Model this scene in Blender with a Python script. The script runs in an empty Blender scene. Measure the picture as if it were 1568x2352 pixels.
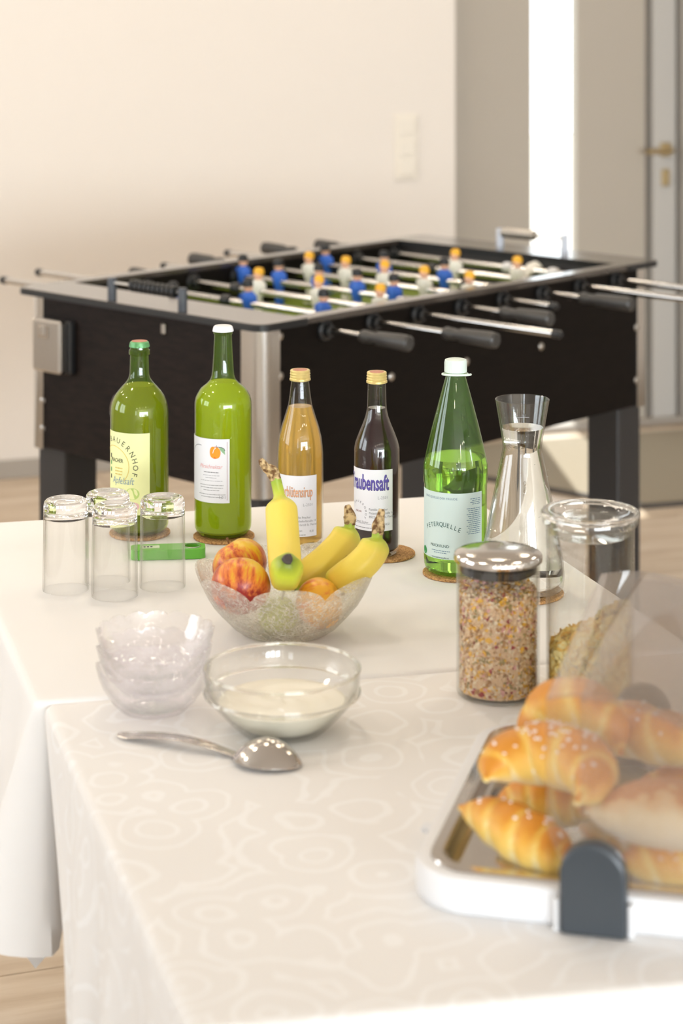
import bpy, bmesh, math, random
from mathutils import Vector, Matrix
random.seed(7)
S = bpy.context.scene
COL = S.collection
PI = math.pi
def R(d): return d * PI / 180

# ------------------------------------------------------------------ camera
F, V0, CZ = 4800.0, -30.0, 1.55          # focal length in pixels, horizon row, camera height
cam_d = bpy.data.cameras.new('camera'); cam = bpy.data.objects.new('camera', cam_d); COL.objects.link(cam)
cam.location = (0, 0, CZ); cam.rotation_euler = (R(90), 0, 0)
cam_d.sensor_fit = 'VERTICAL'; cam_d.sensor_height = 36; cam_d.sensor_width = 24
cam_d.lens = F * 36 / 2352
cam_d.shift_y = -(1176 - V0) / 2352
cam_d.clip_start = .05
cam_d.dof.use_dof = True; cam_d.dof.focus_distance = 2.80; cam_d.dof.aperture_fstop = 4.6
S.camera = cam

# ------------------------------------------------------------------ world, sun, daylight, exposure
W = bpy.data.worlds.new('world'); S.world = W; W.use_nodes = True
W.node_tree.nodes['Background'].inputs[0].default_value = (.93, .96, 1, 1)
W.node_tree.nodes['Background'].inputs[1].default_value = 7.0
S.view_settings.view_transform = 'Standard'; S.view_settings.look = 'None'
S.view_settings.gamma = 1; S.view_settings.use_curve_mapping = False
S.view_settings.exposure = -1.06
S.cycles.transparent_max_bounces = 40
S.cycles.max_bounces = 16; S.cycles.transmission_bounces = 16; S.cycles.glossy_bounces = 6
S.cycles.sample_clamp_indirect = 0

def light(name, typ, energy, color, loc, rot=(0, 0, 0), parent=None, **k):
    d = bpy.data.lights.new(name, typ); d.energy = energy; d.color = color
    for a, b in k.items(): setattr(d, a, b)
    o = bpy.data.objects.new(name, d); COL.objects.link(o); o.location = loc; o.rotation_euler = rot
    if parent: o.parent = parent
    return o
sun = light('sun', 'SUN', 16.0, (1, .97, .92), (0, 12, 8), angle=R(.6))
sun.rotation_euler = Vector((.03, -.50, -.87)).to_track_quat('-Z', 'Y').to_euler()

# wall frame: s runs along the back wall, d towards the camera
WA = R(19.5); W0 = Vector((-1.04, 6.6)); WE = Vector((math.cos(WA), math.sin(WA))); WN = Vector((math.sin(WA), -math.cos(WA)))
def wp(s, d, z=0):
    p = W0 + WE * s + WN * d
    return Vector((p.x, p.y, z))
SL, SR, DB, HC = -3.6, 4.4, 15.0, 2.75      # room limits along s, depth behind the camera, ceiling
BACKWIN = [(-3.2, 1.15), (-1.75, 1.15), (-.3, 1.15), (1.15, 1.15), (2.6, 1.15)]
LEFTWIN = [(1.0, 1.4), (3.0, 1.4), (9.0, 1.4)]
def wall_rot(dx, dy): return math.atan2(dy, dx)
DAY = (.82, .92, 1)
for i, (s, w) in enumerate(BACKWIN):
    q = Vector((-WN.x, -WN.y, 0)).to_track_quat('-Z', 'Y').to_euler()
    light('daylight', 'AREA', 450, DAY, wp(s + w / 2, DB + .05, 1.45), q, shape='RECTANGLE', size=w, size_y=1.9)
for i, (d, w) in enumerate(LEFTWIN):
    q = Vector((WE.x, WE.y, 0)).to_track_quat('-Z', 'Y').to_euler()
    light('daylight', 'AREA', 42, DAY, wp(SL - .05, d + w / 2, 1.55), q, shape='RECTANGLE', size=w, size_y=1.3)

# ------------------------------------------------------------------ helpers
def tag(o, label=None, cat=None, group=None, kind=None):
    if label: o['label'] = label
    if cat: o['category'] = cat
    if group: o['group'] = group
    if kind: o['kind'] = kind
    return o
def thing(name, label, cat, loc=(0, 0, 0), rz=0, group=None):
    o = bpy.data.objects.new(name, None); COL.objects.link(o); o.location = loc; o.rotation_euler = (0, 0, rz)
    o.empty_display_size = .05
    return tag(o, label, cat, group)
class MB:
    def __init__(s): s.v = []; s.f = []; s.m = []; s.mi = 0; s.attr = []
    def add(s, vs, fs, a=None):
        n = len(s.v); s.v += [tuple(p) for p in vs]; s.f += [[i + n for i in f] for f in fs]; s.m += [s.mi] * len(fs)
        s.attr += list(a) if a is not None else [0.0] * len(vs)
        return s
    def box(s, c, d, rz=0, M=None, bev=0):
        x, y, z = (q / 2 for q in d)
        if bev:
            b = min(bev, x * .95, y * .95, z * .95)
            vs = []
            for sx in (-1, 1):
                for sy in (-1, 1):
                    for sz in (-1, 1):
                        vs += [(sx * (x - b), sy * (y - b), sz * z), (sx * (x - b), sy * y, sz * (z - b)), (sx * x, sy * (y - b), sz * (z - b))]
            bm = bmesh.new()
            for p in vs: bm.verts.new(p)
            r = bmesh.ops.convex_hull(bm, input=bm.verts)
            bm.verts.index_update(); fs = [[q.index for q in f.verts] for f in bm.faces]; vs = [q.co.copy() for q in bm.verts]; bm.free()
        else:
            vs = [Vector((sx * x, sy * y, sz * z)) for sx in (-1, 1) for sy in (-1, 1) for sz in (-1, 1)]
            fs = [(0, 1, 3, 2), (4, 6, 7, 5), (0, 4, 5, 1), (2, 3, 7, 6), (0, 2, 6, 4), (1, 5, 7, 3)]
        mt = Matrix.Translation(c) @ (M if M is not None else Matrix.Rotation(rz, 4, 'Z'))
        return s.add([mt @ Vector(p) for p in vs], fs)
    def lathe(s, prof, n=48, c=(0, 0, 0), M=None, mod=None, close=False):
        # prof: (r, z) list; r = 0 collapses to a pole
        rows = []; vs = []; at = []
        for k, (r, z) in enumerate(prof):
            if r < 1e-7:
                rows.append([len(vs)]); vs.append(Vector((0, 0, z))); at.append(k / (len(prof) - 1))
            else:
                row = []
                for i in range(n):
                    a = 2 * PI * i / n; rr, zz = (r, z) if mod is None else mod(r, z, a, k)
                    row.append(len(vs)); vs.append(Vector((rr * math.cos(a), rr * math.sin(a), zz))); at.append(k / (len(prof) - 1))
                rows.append(row)
        fs = []
        prs = list(zip(rows, rows[1:])) + ([(rows[-1], rows[0])] if close else [])
        for A, B in prs:
            for i in range(n):
                j = (i + 1) % n
                if len(A) == 1 and len(B) == 1: break
                if len(A) == 1: fs.append((A[0], B[j], B[i]))
                elif len(B) == 1: fs.append((A[i], A[j], B[0]))
                else: fs.append((A[i], A[j], B[j], B[i]))
        mt = Matrix.Translation(c) @ (M if M is not None else Matrix.Identity(4))
        return s.add([mt @ p for p in vs], fs, at)
    def tube(s, pts, rad, n=12, cap=True, sect=None, roll=0):
        pts = [Vector(p) for p in pts]; L = len(pts)
        if not hasattr(rad, '__len__'): rad = [rad] * L
        t0 = (pts[1] - pts[0]).normalized()
        up = Vector((0, 0, 1)) if abs(t0.z) < .9 else Vector((0, 1, 0))
        nx = t0.cross(up).normalized(); vs = []; fs = []; at = []
        for k in range(L):
            t = (pts[min(k + 1, L - 1)] - pts[max(k - 1, 0)]).normalized()
            nx = (nx - t * nx.dot(t)).normalized(); ny = t.cross(nx)
            for i in range(n):
                a = 2 * PI * i / n + roll; q = sect(a, k / (L - 1)) if sect else 1
                vs.append(pts[k] + (nx * math.cos(a) + ny * math.sin(a)) * rad[k] * q); at.append(k / (L - 1))
        for k in range(L - 1):
            for i in range(n):
                j = (i + 1) % n
                fs.append((k * n + i, k * n + j, k * n + n + j, k * n + n + i))
        if cap:
            fs.append(tuple(range(n - 1, -1, -1))); fs.append(tuple((L - 1) * n + i for i in range(n)))
        return s.add(vs, fs, at)
    def cyl(s, p0, p1, r, n=16): return s.tube([p0, p1], r, n)
    def prism(s, pts, z0, z1, M=None):
        n = len(pts); vs = [Vector((p[0], p[1], z0)) for p in pts] + [Vector((p[0], p[1], z1)) for p in pts]
        fs = [tuple(range(n - 1, -1, -1)), tuple(range(n, 2 * n))] + [(i, (i + 1) % n, n + (i + 1) % n, n + i) for i in range(n)]
        if M is not None: vs = [M @ p for p in vs]
        return s.add(vs, fs)
    def build(s, name, mats, parent=None, smooth=35, attr=False):
        me = bpy.data.meshes.new(name); me.from_pydata(s.v, [], s.f)
        if not isinstance(mats, (list, tuple)): mats = [mats]
        for m in mats: me.materials.append(m)
        if len(mats) > 1: me.polygons.foreach_set('material_index', s.m)
        if attr:
            at = me.attributes.new('along', 'FLOAT', 'POINT'); at.data.foreach_set('value', s.attr)
        bm = bmesh.new(); bm.from_mesh(me); bmesh.ops.recalc_face_normals(bm, faces=bm.faces); bm.to_mesh(me); bm.free()
        if smooth:
            me.polygons.foreach_set('use_smooth', [True] * len(me.polygons)); me.set_sharp_from_angle(angle=R(smooth))
        me.update()
        o = bpy.data.objects.new(name, me); COL.objects.link(o)
        if parent: o.parent = parent
        return o
def share(o, parent=None, loc=None, rot=None):
    c = o.copy(); COL.objects.link(c); c.parent = parent if parent else o.parent
    if loc is not None: c.location = loc
    if rot is not None: c.rotation_euler = rot
    return c
def rrect(x0, y0, x1, y1, r, n=6):
    P = []
    for cx, cy, a in ((x1 - r, y1 - r, 0), (x0 + r, y1 - r, 90), (x0 + r, y0 + r, 180), (x1 - r, y0 + r, 270)):
        for i in range(n + 1):
            t = R(a + 90 * i / n); P.append((cx + r * math.cos(t), cy + r * math.sin(t)))
    return P
TZ = .75
def at(u, v, z=TZ):                 # point of the photograph on the level plane z
    Y = (CZ - z) * F / (v - V0)
    return Vector(((u - 784) / F * Y, Y, z))
def prof(base, rows):               # (row, half width) in pixels -> (radius, height above base) at the thing's own distance
    k = base.y / F
    return [(h * k, CZ - (v - V0) * k - base.z) for v, h in rows]
def smoothp(P, it=1):
    for _ in range(it):
        Q = [P[0]]
        for a, b in zip(P, P[1:]):
            Q += [(a[0] * .75 + b[0] * .25, a[1] * .75 + b[1] * .25), (a[0] * .25 + b[0] * .75, a[1] * .25 + b[1] * .75)]
        P = Q + [P[-1]]
    return P
def face(p): return -math.atan2(p.x, p.y)
def bez(pts, n):                    # Catmull-Rom through 3-D points
    P = [Vector(p) for p in pts]; P = [P[0] * 2 - P[1]] + P + [P[-1] * 2 - P[-2]]; out = []
    m = len(P) - 3
    for k in range(n):
        t = k / (n - 1) * m; i = min(int(t), m - 1); t -= i
        a, b, c, d = P[i:i + 4]
        out.append(.5 * ((2 * b) + (c - a) * t + (2 * a - 5 * b + 4 * c - d) * t * t + (3 * b - a - 3 * c + d) * t ** 3))
    return out

# ------------------------------------------------------------------ materials
def lin(r, g, b):
    f = lambda c: ((c / 255 + .055) / 1.055) ** 2.4 if c > 10 else c / 255 / 12.92
    return (f(r), f(g), f(b), 1)
def pmat(name, col, rough=.5, metal=0, **k):
    m = bpy.data.materials.new(name); m.use_nodes = True; b = m.node_tree.nodes['Principled BSDF']
    b.inputs['Base Color'].default_value = col; b.inputs['Roughness'].default_value = rough; b.inputs['Metallic'].default_value = metal
    for a, v in k.items(): b.inputs[a.replace('_', ' ')].default_value = v
    return m
def nd(m, t, **k):
    n = m.node_tree.nodes.new(t)
    for a, v in k.items(): setattr(n, a, v)
    return n
def lk(m, a, b): m.node_tree.links.new(a, b)
def bsdf(m): return m.node_tree.nodes['Principled BSDF']
def noise(m, scale, detail=3, coord='Object', stretch=(1, 1, 1), rough=.5):
    tc = nd(m, 'ShaderNodeTexCoord'); mp = nd(m, 'ShaderNodeMapping'); mp.inputs['Scale'].default_value = stretch
    lk(m, tc.outputs[coord], mp.inputs[0]); n = nd(m, 'ShaderNodeTexNoise')
    n.inputs['Scale'].default_value = scale; n.inputs['Detail'].default_value = detail; n.inputs['Roughness'].default_value = rough
    lk(m, mp.outputs[0], n.inputs['Vector']); return n
def ramp(m, src, stops):
    r = nd(m, 'ShaderNodeValToRGB'); e = r.color_ramp.elements
    while len(e) < len(stops): e.new(.5)
    for q, (p, c) in zip(e, stops): q.position = p; q.color = c
    lk(m, src, r.inputs[0]); return r
def bump(m, src, strength=.2, dist=.002, to=None):
    b = nd(m, 'ShaderNodeBump'); b.inputs['Strength'].default_value = strength; b.inputs['Distance'].default_value = dist
    lk(m, src, b.inputs['Height'])
    if to is None: lk(m, b.outputs[0], bsdf(m).inputs['Normal'])
    return b
def thin(name, tint=(1, 1, 1, 1), rough=0.0, f0=.045, milk=0, milkcol=(.9, .9, .9, 1), blur=0, bumpn=None, edge=None, vein=0):
    """thin-walled glass: straight transmission, Schlick reflection, optional milkiness"""
    m = bpy.data.materials.new(name); m.use_nodes = True; nt = m.node_tree; nt.nodes.clear()
    out = nd(m, 'ShaderNodeOutputMaterial'); tr = nd(m, 'ShaderNodeBsdfTransparent'); tr.inputs[0].default_value = tint
    gl = nd(m, 'ShaderNodeBsdfGlossy'); gl.inputs['Roughness'].default_value = rough
    lw = nd(m, 'ShaderNodeLayerWeight'); lw.inputs[0].default_value = .5
    pw = nd(m, 'ShaderNodeMath', operation='POWER'); pw.inputs[1].default_value = 5; lk(m, lw.outputs['Facing'], pw.inputs[0])
    ma = nd(m, 'ShaderNodeMath', operation='MULTIPLY_ADD'); ma.inputs[1].default_value = .9; ma.inputs[2].default_value = f0; lk(m, pw.outputs[0], ma.inputs[0])
    body = tr.outputs[0]; bn = None
    if edge:
        p3 = nd(m, 'ShaderNodeMath', operation='POWER'); p3.inputs[1].default_value = 3; lk(m, lw.outputs['Facing'], p3.inputs[0])
        em = nd(m, 'ShaderNodeMixRGB'); em.inputs[1].default_value = tint; em.inputs[2].default_value = edge; lk(m, p3.outputs[0], em.inputs[0]); lk(m, em.outputs[0], tr.inputs[0])
    if bumpn: bn = bumpn(m); lk(m, bn.outputs[0], gl.inputs['Normal'])
    if blur:
        rf = nd(m, 'ShaderNodeBsdfRefraction'); rf.inputs['IOR'].default_value = 1.08; rf.inputs['Roughness'].default_value = .25; rf.inputs[0].default_value = tint
        if bn: lk(m, bn.outputs[0], rf.inputs['Normal'])
        mx = nd(m, 'ShaderNodeMixShader'); mx.inputs[0].default_value = blur; lk(m, body, mx.inputs[1]); lk(m, rf.outputs[0], mx.inputs[2]); body = mx.outputs[0]
    if milk:
        df = nd(m, 'ShaderNodeBsdfDiffuse'); df.inputs[0].default_value = milkcol; tl = nd(m, 'ShaderNodeBsdfTranslucent'); tl.inputs[0].default_value = milkcol
        ad = nd(m, 'ShaderNodeMixShader'); ad.inputs[0].default_value = .5; lk(m, df.outputs[0], ad.inputs[1]); lk(m, tl.outputs[0], ad.inputs[2])
        mx = nd(m, 'ShaderNodeMixShader'); mx.inputs[0].default_value = milk; lk(m, body, mx.inputs[1]); lk(m, ad.outputs[0], mx.inputs[2]); body = mx.outputs[0]
        if vein:
            tc = nd(m, 'ShaderNodeTexCoord'); n_ = nd(m, 'ShaderNodeTexNoise'); n_.inputs['Scale'].default_value = 30; n_.inputs['Detail'].default_value = 4; lk(m, tc.outputs['Object'], n_.inputs['Vector'])
            mv = nd(m, 'ShaderNodeMixRGB'); mv.inputs[0].default_value = .10; lk(m, tc.outputs['Object'], mv.inputs[1]); lk(m, n_.outputs[1], mv.inputs[2])
            v_ = nd(m, 'ShaderNodeTexVoronoi', feature='DISTANCE_TO_EDGE'); v_.inputs['Scale'].default_value = 58; lk(m, mv.outputs[0], v_.inputs['Vector'])
            n2 = nd(m, 'ShaderNodeTexNoise'); n2.inputs['Scale'].default_value = 260; lk(m, tc.outputs['Object'], n2.inputs['Vector'])
            r1 = ramp(m, v_.outputs['Distance'], [(.0, (1, 1, 1, 1)), (.07, (0, 0, 0, 1))]); r2 = ramp(m, n2.outputs[0], [(.45, (0, 0, 0, 1)), (.75, (.5, .5, .5, 1))])
            sm = nd(m, 'ShaderNodeMath', operation='ADD'); lk(m, r1.outputs[0], sm.inputs[0]); lk(m, r2.outputs[0], sm.inputs[1])
            ml = nd(m, 'ShaderNodeMath', operation='MULTIPLY_ADD'); ml.inputs[1].default_value = vein; ml.inputs[2].default_value = milk; ml.use_clamp = True; lk(m, sm.outputs[0], ml.inputs[0]); lk(m, ml.outputs[0], mx.inputs[0])
    mx = nd(m, 'ShaderNodeMixShader'); lk(m, ma.outputs[0], mx.inputs[0]); lk(m, body, mx.inputs[1]); lk(m, gl.outputs[0], mx.inputs[2])
    lk(m, mx.outputs[0], out.inputs[0]); return m
def along(m, stops, mixnoise=None):
    a = nd(m, 'ShaderNodeAttribute'); a.attribute_name = 'along'
    return ramp(m, a.outputs['Fac'], stops)

M = {}
M['wall'] = pmat('wall_paint', lin(222, 214, 205), .85)
bump(M['wall'], noise(M['wall'], 90, 4).outputs[0], .12, .002)
M['ceiling'] = pmat('ceiling_paint', lin(238, 232, 224), .9)
M['skirt'] = pmat('grey_skirting', lin(160, 152, 142), .6)
M['door'] = pmat('door_grey', lin(172, 163, 150), .55)
M['doordark'] = pmat('door_groove', lin(110, 104, 96), .6)
M['doorstile'] = pmat('door_stile', lin(180, 176, 170), .45)
M['brass'] = pmat('brushed_handle', lin(190, 170, 130), .3, .9)
M['switch'] = pmat('switch_plastic', lin(226, 218, 205), .4)
M['mat'] = pmat('entrance_mat', lin(150, 140, 122), .9); bump(M['mat'], noise(M['mat'], 700, 2).outputs[0], .5, .003)
M['matedge'] = pmat('mat_edging', lin(70, 64, 58), .6)
m = M['floor'] = pmat('floor_grout', lin(150, 135, 118), .7)
def wood_floor(name, a, b, c):
    m = pmat(name, a, .38)
    n1 = noise(m, 3.0, 6, 'Object', (.6, 5, 1), .6); r = ramp(m, n1.outputs[0], [(.3, c), (.5, a), (.72, b)])
    lk(m, r.outputs[0], bsdf(m).inputs['Base Color']); bump(m, n1.outputs[0], .08, .001); return m
M['plank'] = wood_floor('floor_plank', lin(196, 178, 156), lin(214, 200, 182), lin(170, 148, 122))
# white damask cloth: swirls from warped rings
def damask(name, plain=False):
    m = pmat(name, lin(238, 236, 234), .8); tc = nd(m, 'ShaderNodeTexCoord')
    vo = nd(m, 'ShaderNodeTexVoronoi'); vo.inputs['Scale'].default_value = 13; lk(m, tc.outputs['Object'], vo.inputs['Vector'])
    ns = nd(m, 'ShaderNodeTexNoise'); ns.inputs['Scale'].default_value = 9; lk(m, tc.outputs['Object'], ns.inputs['Vector'])
    mu = nd(m, 'ShaderNodeMath', operation='MULTIPLY_ADD'); mu.inputs[1].default_value = 22; lk(m, vo.outputs['Distance'], mu.inputs[0])
    m2 = nd(m, 'ShaderNodeMath', operation='MULTIPLY'); m2.inputs[1].default_value = 20; lk(m, ns.outputs[0], m2.inputs[0]); lk(m, m2.outputs[0], mu.inputs[2])
    si = nd(m, 'ShaderNodeMath', operation='SINE'); lk(m, mu.outputs[0], si.inputs[0])
    if not plain:
        r = ramp(m, si.outputs[0], [(.6, lin(236, 233, 230)), (.9, lin(241, 240, 239))]); lk(m, r.outputs[0], bsdf(m).inputs['Base Color'])
    if not plain: r2 = ramp(m, si.outputs[0], [(.5, (.8, .8, .8, 1)), (.85, (.62, .62, .62, 1))]); lk(m, r2.outputs[0], bsdf(m).inputs['Roughness'])
    wr = nd(m, 'ShaderNodeTexNoise'); wr.inputs['Scale'].default_value = 5; wr.inputs['Detail'].default_value = 2; lk(m, tc.outputs['Object'], wr.inputs['Vector'])
    bump(m, wr.outputs[0], .35, .012); bsdf(m).inputs['Sheen Weight'].default_value = .15
    return m
M['cloth'] = damask('white_damask'); M['plaincloth'] = damask('white_linen', True)
M['table'] = pmat('table_wood', lin(200, 180, 150), .5)
M['steel'] = pmat('polished_steel', lin(205, 200, 195), .12, 1)
M['steelb'] = pmat('brushed_steel', lin(190, 186, 180), .28, 1)
M['chrome'] = pmat('chrome', lin(215, 213, 210), .16, 1)
def darkwood(name, a, b, st):
    m = pmat(name, a, .55, Specular_IOR_Level=.15); n = noise(m, 6, 6, 'Object', st, .65); r = ramp(m, n.outputs[0], [(.35, a), (.75, b)])
    lk(m, r.outputs[0], bsdf(m).inputs['Base Color']); bump(m, n.outputs[0], .06, .001); return m
M['espresso'] = darkwood('espresso_veneer', lin(20, 14, 12), lin(38, 29, 25), (4, 4, 22))
M['fooslat'] = darkwood('black_brown_veneer', lin(10, 6, 4), lin(20, 14, 10), (4, 4, 22))
M['footop'] = pmat('table_rim_laminate', lin(62, 55, 50), .16, Coat_Weight=.6, Coat_Roughness=.1)
M['fooin'] = pmat('inner_board', lin(30, 28, 28), .4)
M['leg'] = pmat('leg_lacquer', lin(44, 43, 44), .5)
M['blackp'] = pmat('black_plastic', lin(30, 31, 33), .35)
M['grip'] = pmat('grip_rubber', lin(58, 56, 54), .38)
M['turf'] = pmat('playfield_green', lin(120, 140, 44), .5); 
M['white'] = pmat('white_plastic', lin(228, 228, 230), .35)
M['blue'] = pmat('player_blue', lin(48, 104, 205), .4); M['pwhite'] = pmat('player_white', lin(232, 230, 220), .4)
M['skin'] = pmat('player_skin', lin(232, 178, 148), .5); M['hairy'] = pmat('player_yellow_hair', lin(238, 176, 40), .5); M['hairk'] = pmat('player_black_hair', lin(25, 24, 26), .5)
M['post'] = pmat('counter_post', lin(62, 66, 74), .4)
M['black'] = pmat('void_black', lin(12, 12, 12), .6)
M['cork'] = pmat('cork', lin(196, 148, 92), .9); n = noise(M['cork'], 420, 3); r = ramp(M['cork'], n.outputs[0], [(.35, lin(140, 96, 54)), (.55, lin(200, 154, 98)), (.8, lin(220, 178, 122))]); lk(M['cork'], r.outputs[0], bsdf(M['cork']).inputs['Base Color'])
M['glass'] = pmat('clear_glass', (1, 1, 1, 1), 0.0, IOR=1.46, Transmission_Weight=1)
M['water'] = pmat('water', (.985, .99, .985, 1), 0.0, IOR=1.33, Transmission_Weight=1)
M['shell'] = thin('thin_clear_glass', (.985, .99, .985, 1), 0, .06, edge=(.82, .82, .79, 1))
M['tumblerwall'] = thin('tumbler_wall_glass', (.997, .997, .995, 1), 0, .045, edge=(.80, .79, .76, 1))
M['lid'] = thin('clear_acrylic', (.955, .945, .94, 1), 0.02, .05, .05, (.86, .80, .76, 1))
M['pane'] = thin('window_glass', (.97, .985, .98, 1))
M['greenshell'] = thin('green_bottle_glass', (.70, .80, .20, 1), 0, .06, .07, (.22, .60, .06, 1))
M['greenlight'] = thin('light_green_glass', (.62, .85, .34, 1), 0, .07, .07, (.28, .66, .16, 1))
M['cshell'] = thin('clear_bottle_glass', (.97, .98, .95, 1), 0, .05)
M['juice1'] = pmat('apple_juice', lin(150, 142, 60), .25, Subsurface_Weight=.0)
M['juice2'] = pmat('peach_nectar', lin(196, 194, 84), .25)
M['syrup'] = pmat('golden_syrup', (.80, .52, .12, 1), 0.0, IOR=1.25, Transmission_Weight=.62)
M['grape'] = pmat('grape_juice', lin(34, 8, 18), .12)
M['gwater'] = pmat('water_in_green', (.90, .97, .70, 1), 0, IOR=1.2, Transmission_Weight=1)
M['paper'] = pmat('label_paper', lin(238, 238, 244), .55)
M['paper_y'] = pmat('yellow_label_paper', lin(238, 240, 176), .55)
M['paper_b'] = pmat('pale_mint_label', lin(212, 230, 228), .5)
for k, c in dict(ink_dark=(60, 62, 44), ink_grey=(120, 122, 130), ink_pale=(170, 172, 180), ink_red=(160, 100, 100), ink_pink=(236, 170, 170), ink_violet=(92, 78, 168), ink_shadow=(70, 76, 96), ink_orange=(240, 176, 128),
                 ink_green=(30, 84, 78), ink_gold=(222, 196, 96), ink_leaf=(150, 190, 150), ink_apricot=(244, 160, 42), ink_apricot2=(230, 118, 30), ink_blue=(120, 150, 170), ink_navy=(40, 60, 66), ink_lime=(190, 214, 120), ink_rose=(236, 190, 190), ink_mid=(58, 150, 80)).items():
    M[k] = pmat(k, lin(*c), .6)
M['cap_gold'] = pmat('gold_cap', lin(232, 210, 140), .3, .55); M['cap_top'] = pmat('cap_print', lin(196, 128, 100), .4, .2)
M['cap_green'] = pmat('green_cap', lin(96, 158, 100), .35, .2); M['cap_white'] = pmat('white_cap', lin(240, 240, 244), .35); M['cap_mint'] = pmat('mint_cap', lin(218, 232, 224), .4)
M['opener'] = pmat('green_plastic', lin(104, 186, 58), .35)
def texbump(m):
    tc = nd(m, 'ShaderNodeTexCoord'); v = nd(m, 'ShaderNodeTexVoronoi', feature='DISTANCE_TO_EDGE'); v.inputs['Scale'].default_value = 46
    n = nd(m, 'ShaderNodeTexNoise'); n.inputs['Scale'].default_value = 60; n.inputs['Detail'].default_value = 5
    lk(m, tc.outputs['Object'], n.inputs['Vector'])
    mv = nd(m, 'ShaderNodeMixRGB'); mv.inputs[0].default_value = .12; lk(m, tc.outputs['Object'], mv.inputs[1]); lk(m, n.outputs[1], mv.inputs[2]); lk(m, mv.outputs[0], v.inputs['Vector'])
    ad = nd(m, 'ShaderNodeMath', operation='ADD'); lk(m, v.outputs['Distance'], ad.inputs[0]); lk(m, n.outputs[0], ad.inputs[1])
    b = nd(m, 'ShaderNodeBump'); b.inputs['Strength'].default_value = .9; b.inputs['Distance'].default_value = .004; lk(m, ad.outputs[0], b.inputs['Height']); return b
M['iceglass'] = thin('textured_glass', (.985, .985, .965, 1), .10, .09, .14, (1, .985, .92, 1), .22, texbump, edge=(.90, .89, .80, 1), vein=.34)
def softbump(m):
    tc = nd(m, 'ShaderNodeTexCoord'); n = nd(m, 'ShaderNodeTexNoise'); n.inputs['Scale'].default_value = 45; lk(m, tc.outputs['Object'], n.inputs['Vector'])
    b = nd(m, 'ShaderNodeBump'); b.inputs['Strength'].default_value = .5; b.inputs['Distance'].default_value = .003; lk(m, n.outputs[0], b.inputs['Height']); return b
M['frost'] = thin('frosted_bowl_glass', (.99, .985, .99, 1), .05, .06, .10, (.98, .96, .975, 1), .10, softbump)
M['bowlglass'] = thin('bowl_glass', (.988, .988, .980, 1), 0, .075, edge=(.86, .865, .82, 1))
M['bowlreal'] = pmat('greenish_clear_glass', (.99, 1, .985, 1), 0.0, IOR=1.45, Transmission_Weight=1)
M['yogurt'] = pmat('yogurt', lin(250, 245, 230), .35)
def banana_mat():
    m = pmat('banana_peel', lin(238, 212, 90), .42)
    r = along(m, [(0, lin(150, 180, 60)), (.12, lin(190, 204, 70)), (.3, lin(240, 216, 92)), (.75, lin(240, 214, 88)), (.93, lin(196, 208, 50)), (1, lin(120, 140, 40))])
    n = noise(m, 60, 4); rr = ramp(m, n.outputs[0], [(.70, (1, 1, 1, 1)), (.78, lin(150, 120, 50))])
    mx = nd(m, 'ShaderNodeMixRGB', blend_type='MULTIPLY'); mx.inputs[0].default_value = .8; lk(m, r.outputs[0], mx.inputs[1]); lk(m, rr.outputs[0], mx.inputs[2])
    lk(m, mx.outputs[0], bsdf(m).inputs['Base Color']); return m
M['banana'] = banana_mat(); M['stemcut'] = pmat('banana_stem', lin(206, 178, 128), .8); n = noise(M['stemcut'], 160, 3); r = ramp(M['stemcut'], n.outputs[0], [(.4, lin(110, 78, 44)), (.6, lin(216, 190, 142))]); lk(M['stemcut'], r.outputs[0], bsdf(M['stemcut']).inputs['Base Color'])
M['btip'] = pmat('banana_tip', lin(74, 66, 62), .6)
def apple_mat(name, red, yel, lo, hi):
    m = pmat(name, red, .32); n = noise(m, 85, 4, 'Object', (1, 1, .16), .7); n2 = noise(m, 14, 2)
    ad = nd(m, 'ShaderNodeMath', operation='MULTIPLY_ADD'); ad.inputs[1].default_value = 1.0; lk(m, n.outputs[0], ad.inputs[0])
    sx = nd(m, 'ShaderNodeSeparateXYZ'); tc = nd(m, 'ShaderNodeTexCoord'); lk(m, tc.outputs['Object'], sx.inputs[0])
    m3 = nd(m, 'ShaderNodeMath', operation='MULTIPLY_ADD'); m3.inputs[1].default_value = 9; lk(m, sx.outputs['Z'], m3.inputs[0]); lk(m, n2.outputs[0], m3.inputs[2])
    m4 = nd(m, 'ShaderNodeMath', operation='MULTIPLY'); m4.inputs[1].default_value = .62; lk(m, m3.outputs[0], m4.inputs[0]); lk(m, m4.outputs[0], ad.inputs[2])
    r = ramp(m, ad.outputs[0], [(lo, red), ((lo + hi) / 2, lin(222, 122, 56)), (hi, yel)]); lk(m, r.outputs[0], bsdf(m).inputs['Base Color']); return m
M['apple'] = apple_mat('apple_skin', lin(160, 38, 34), lin(226, 184, 48), .70, 1.0)
M['nectarine'] = apple_mat('nectarine_skin', lin(196, 74, 44), lin(236, 172, 50), .55, .85)
M['greenapple'] = pmat('green_apple_skin', lin(178, 190, 50), .3)
M['stem'] = pmat('fruit_stem', lin(110, 76, 42), .8)
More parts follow.
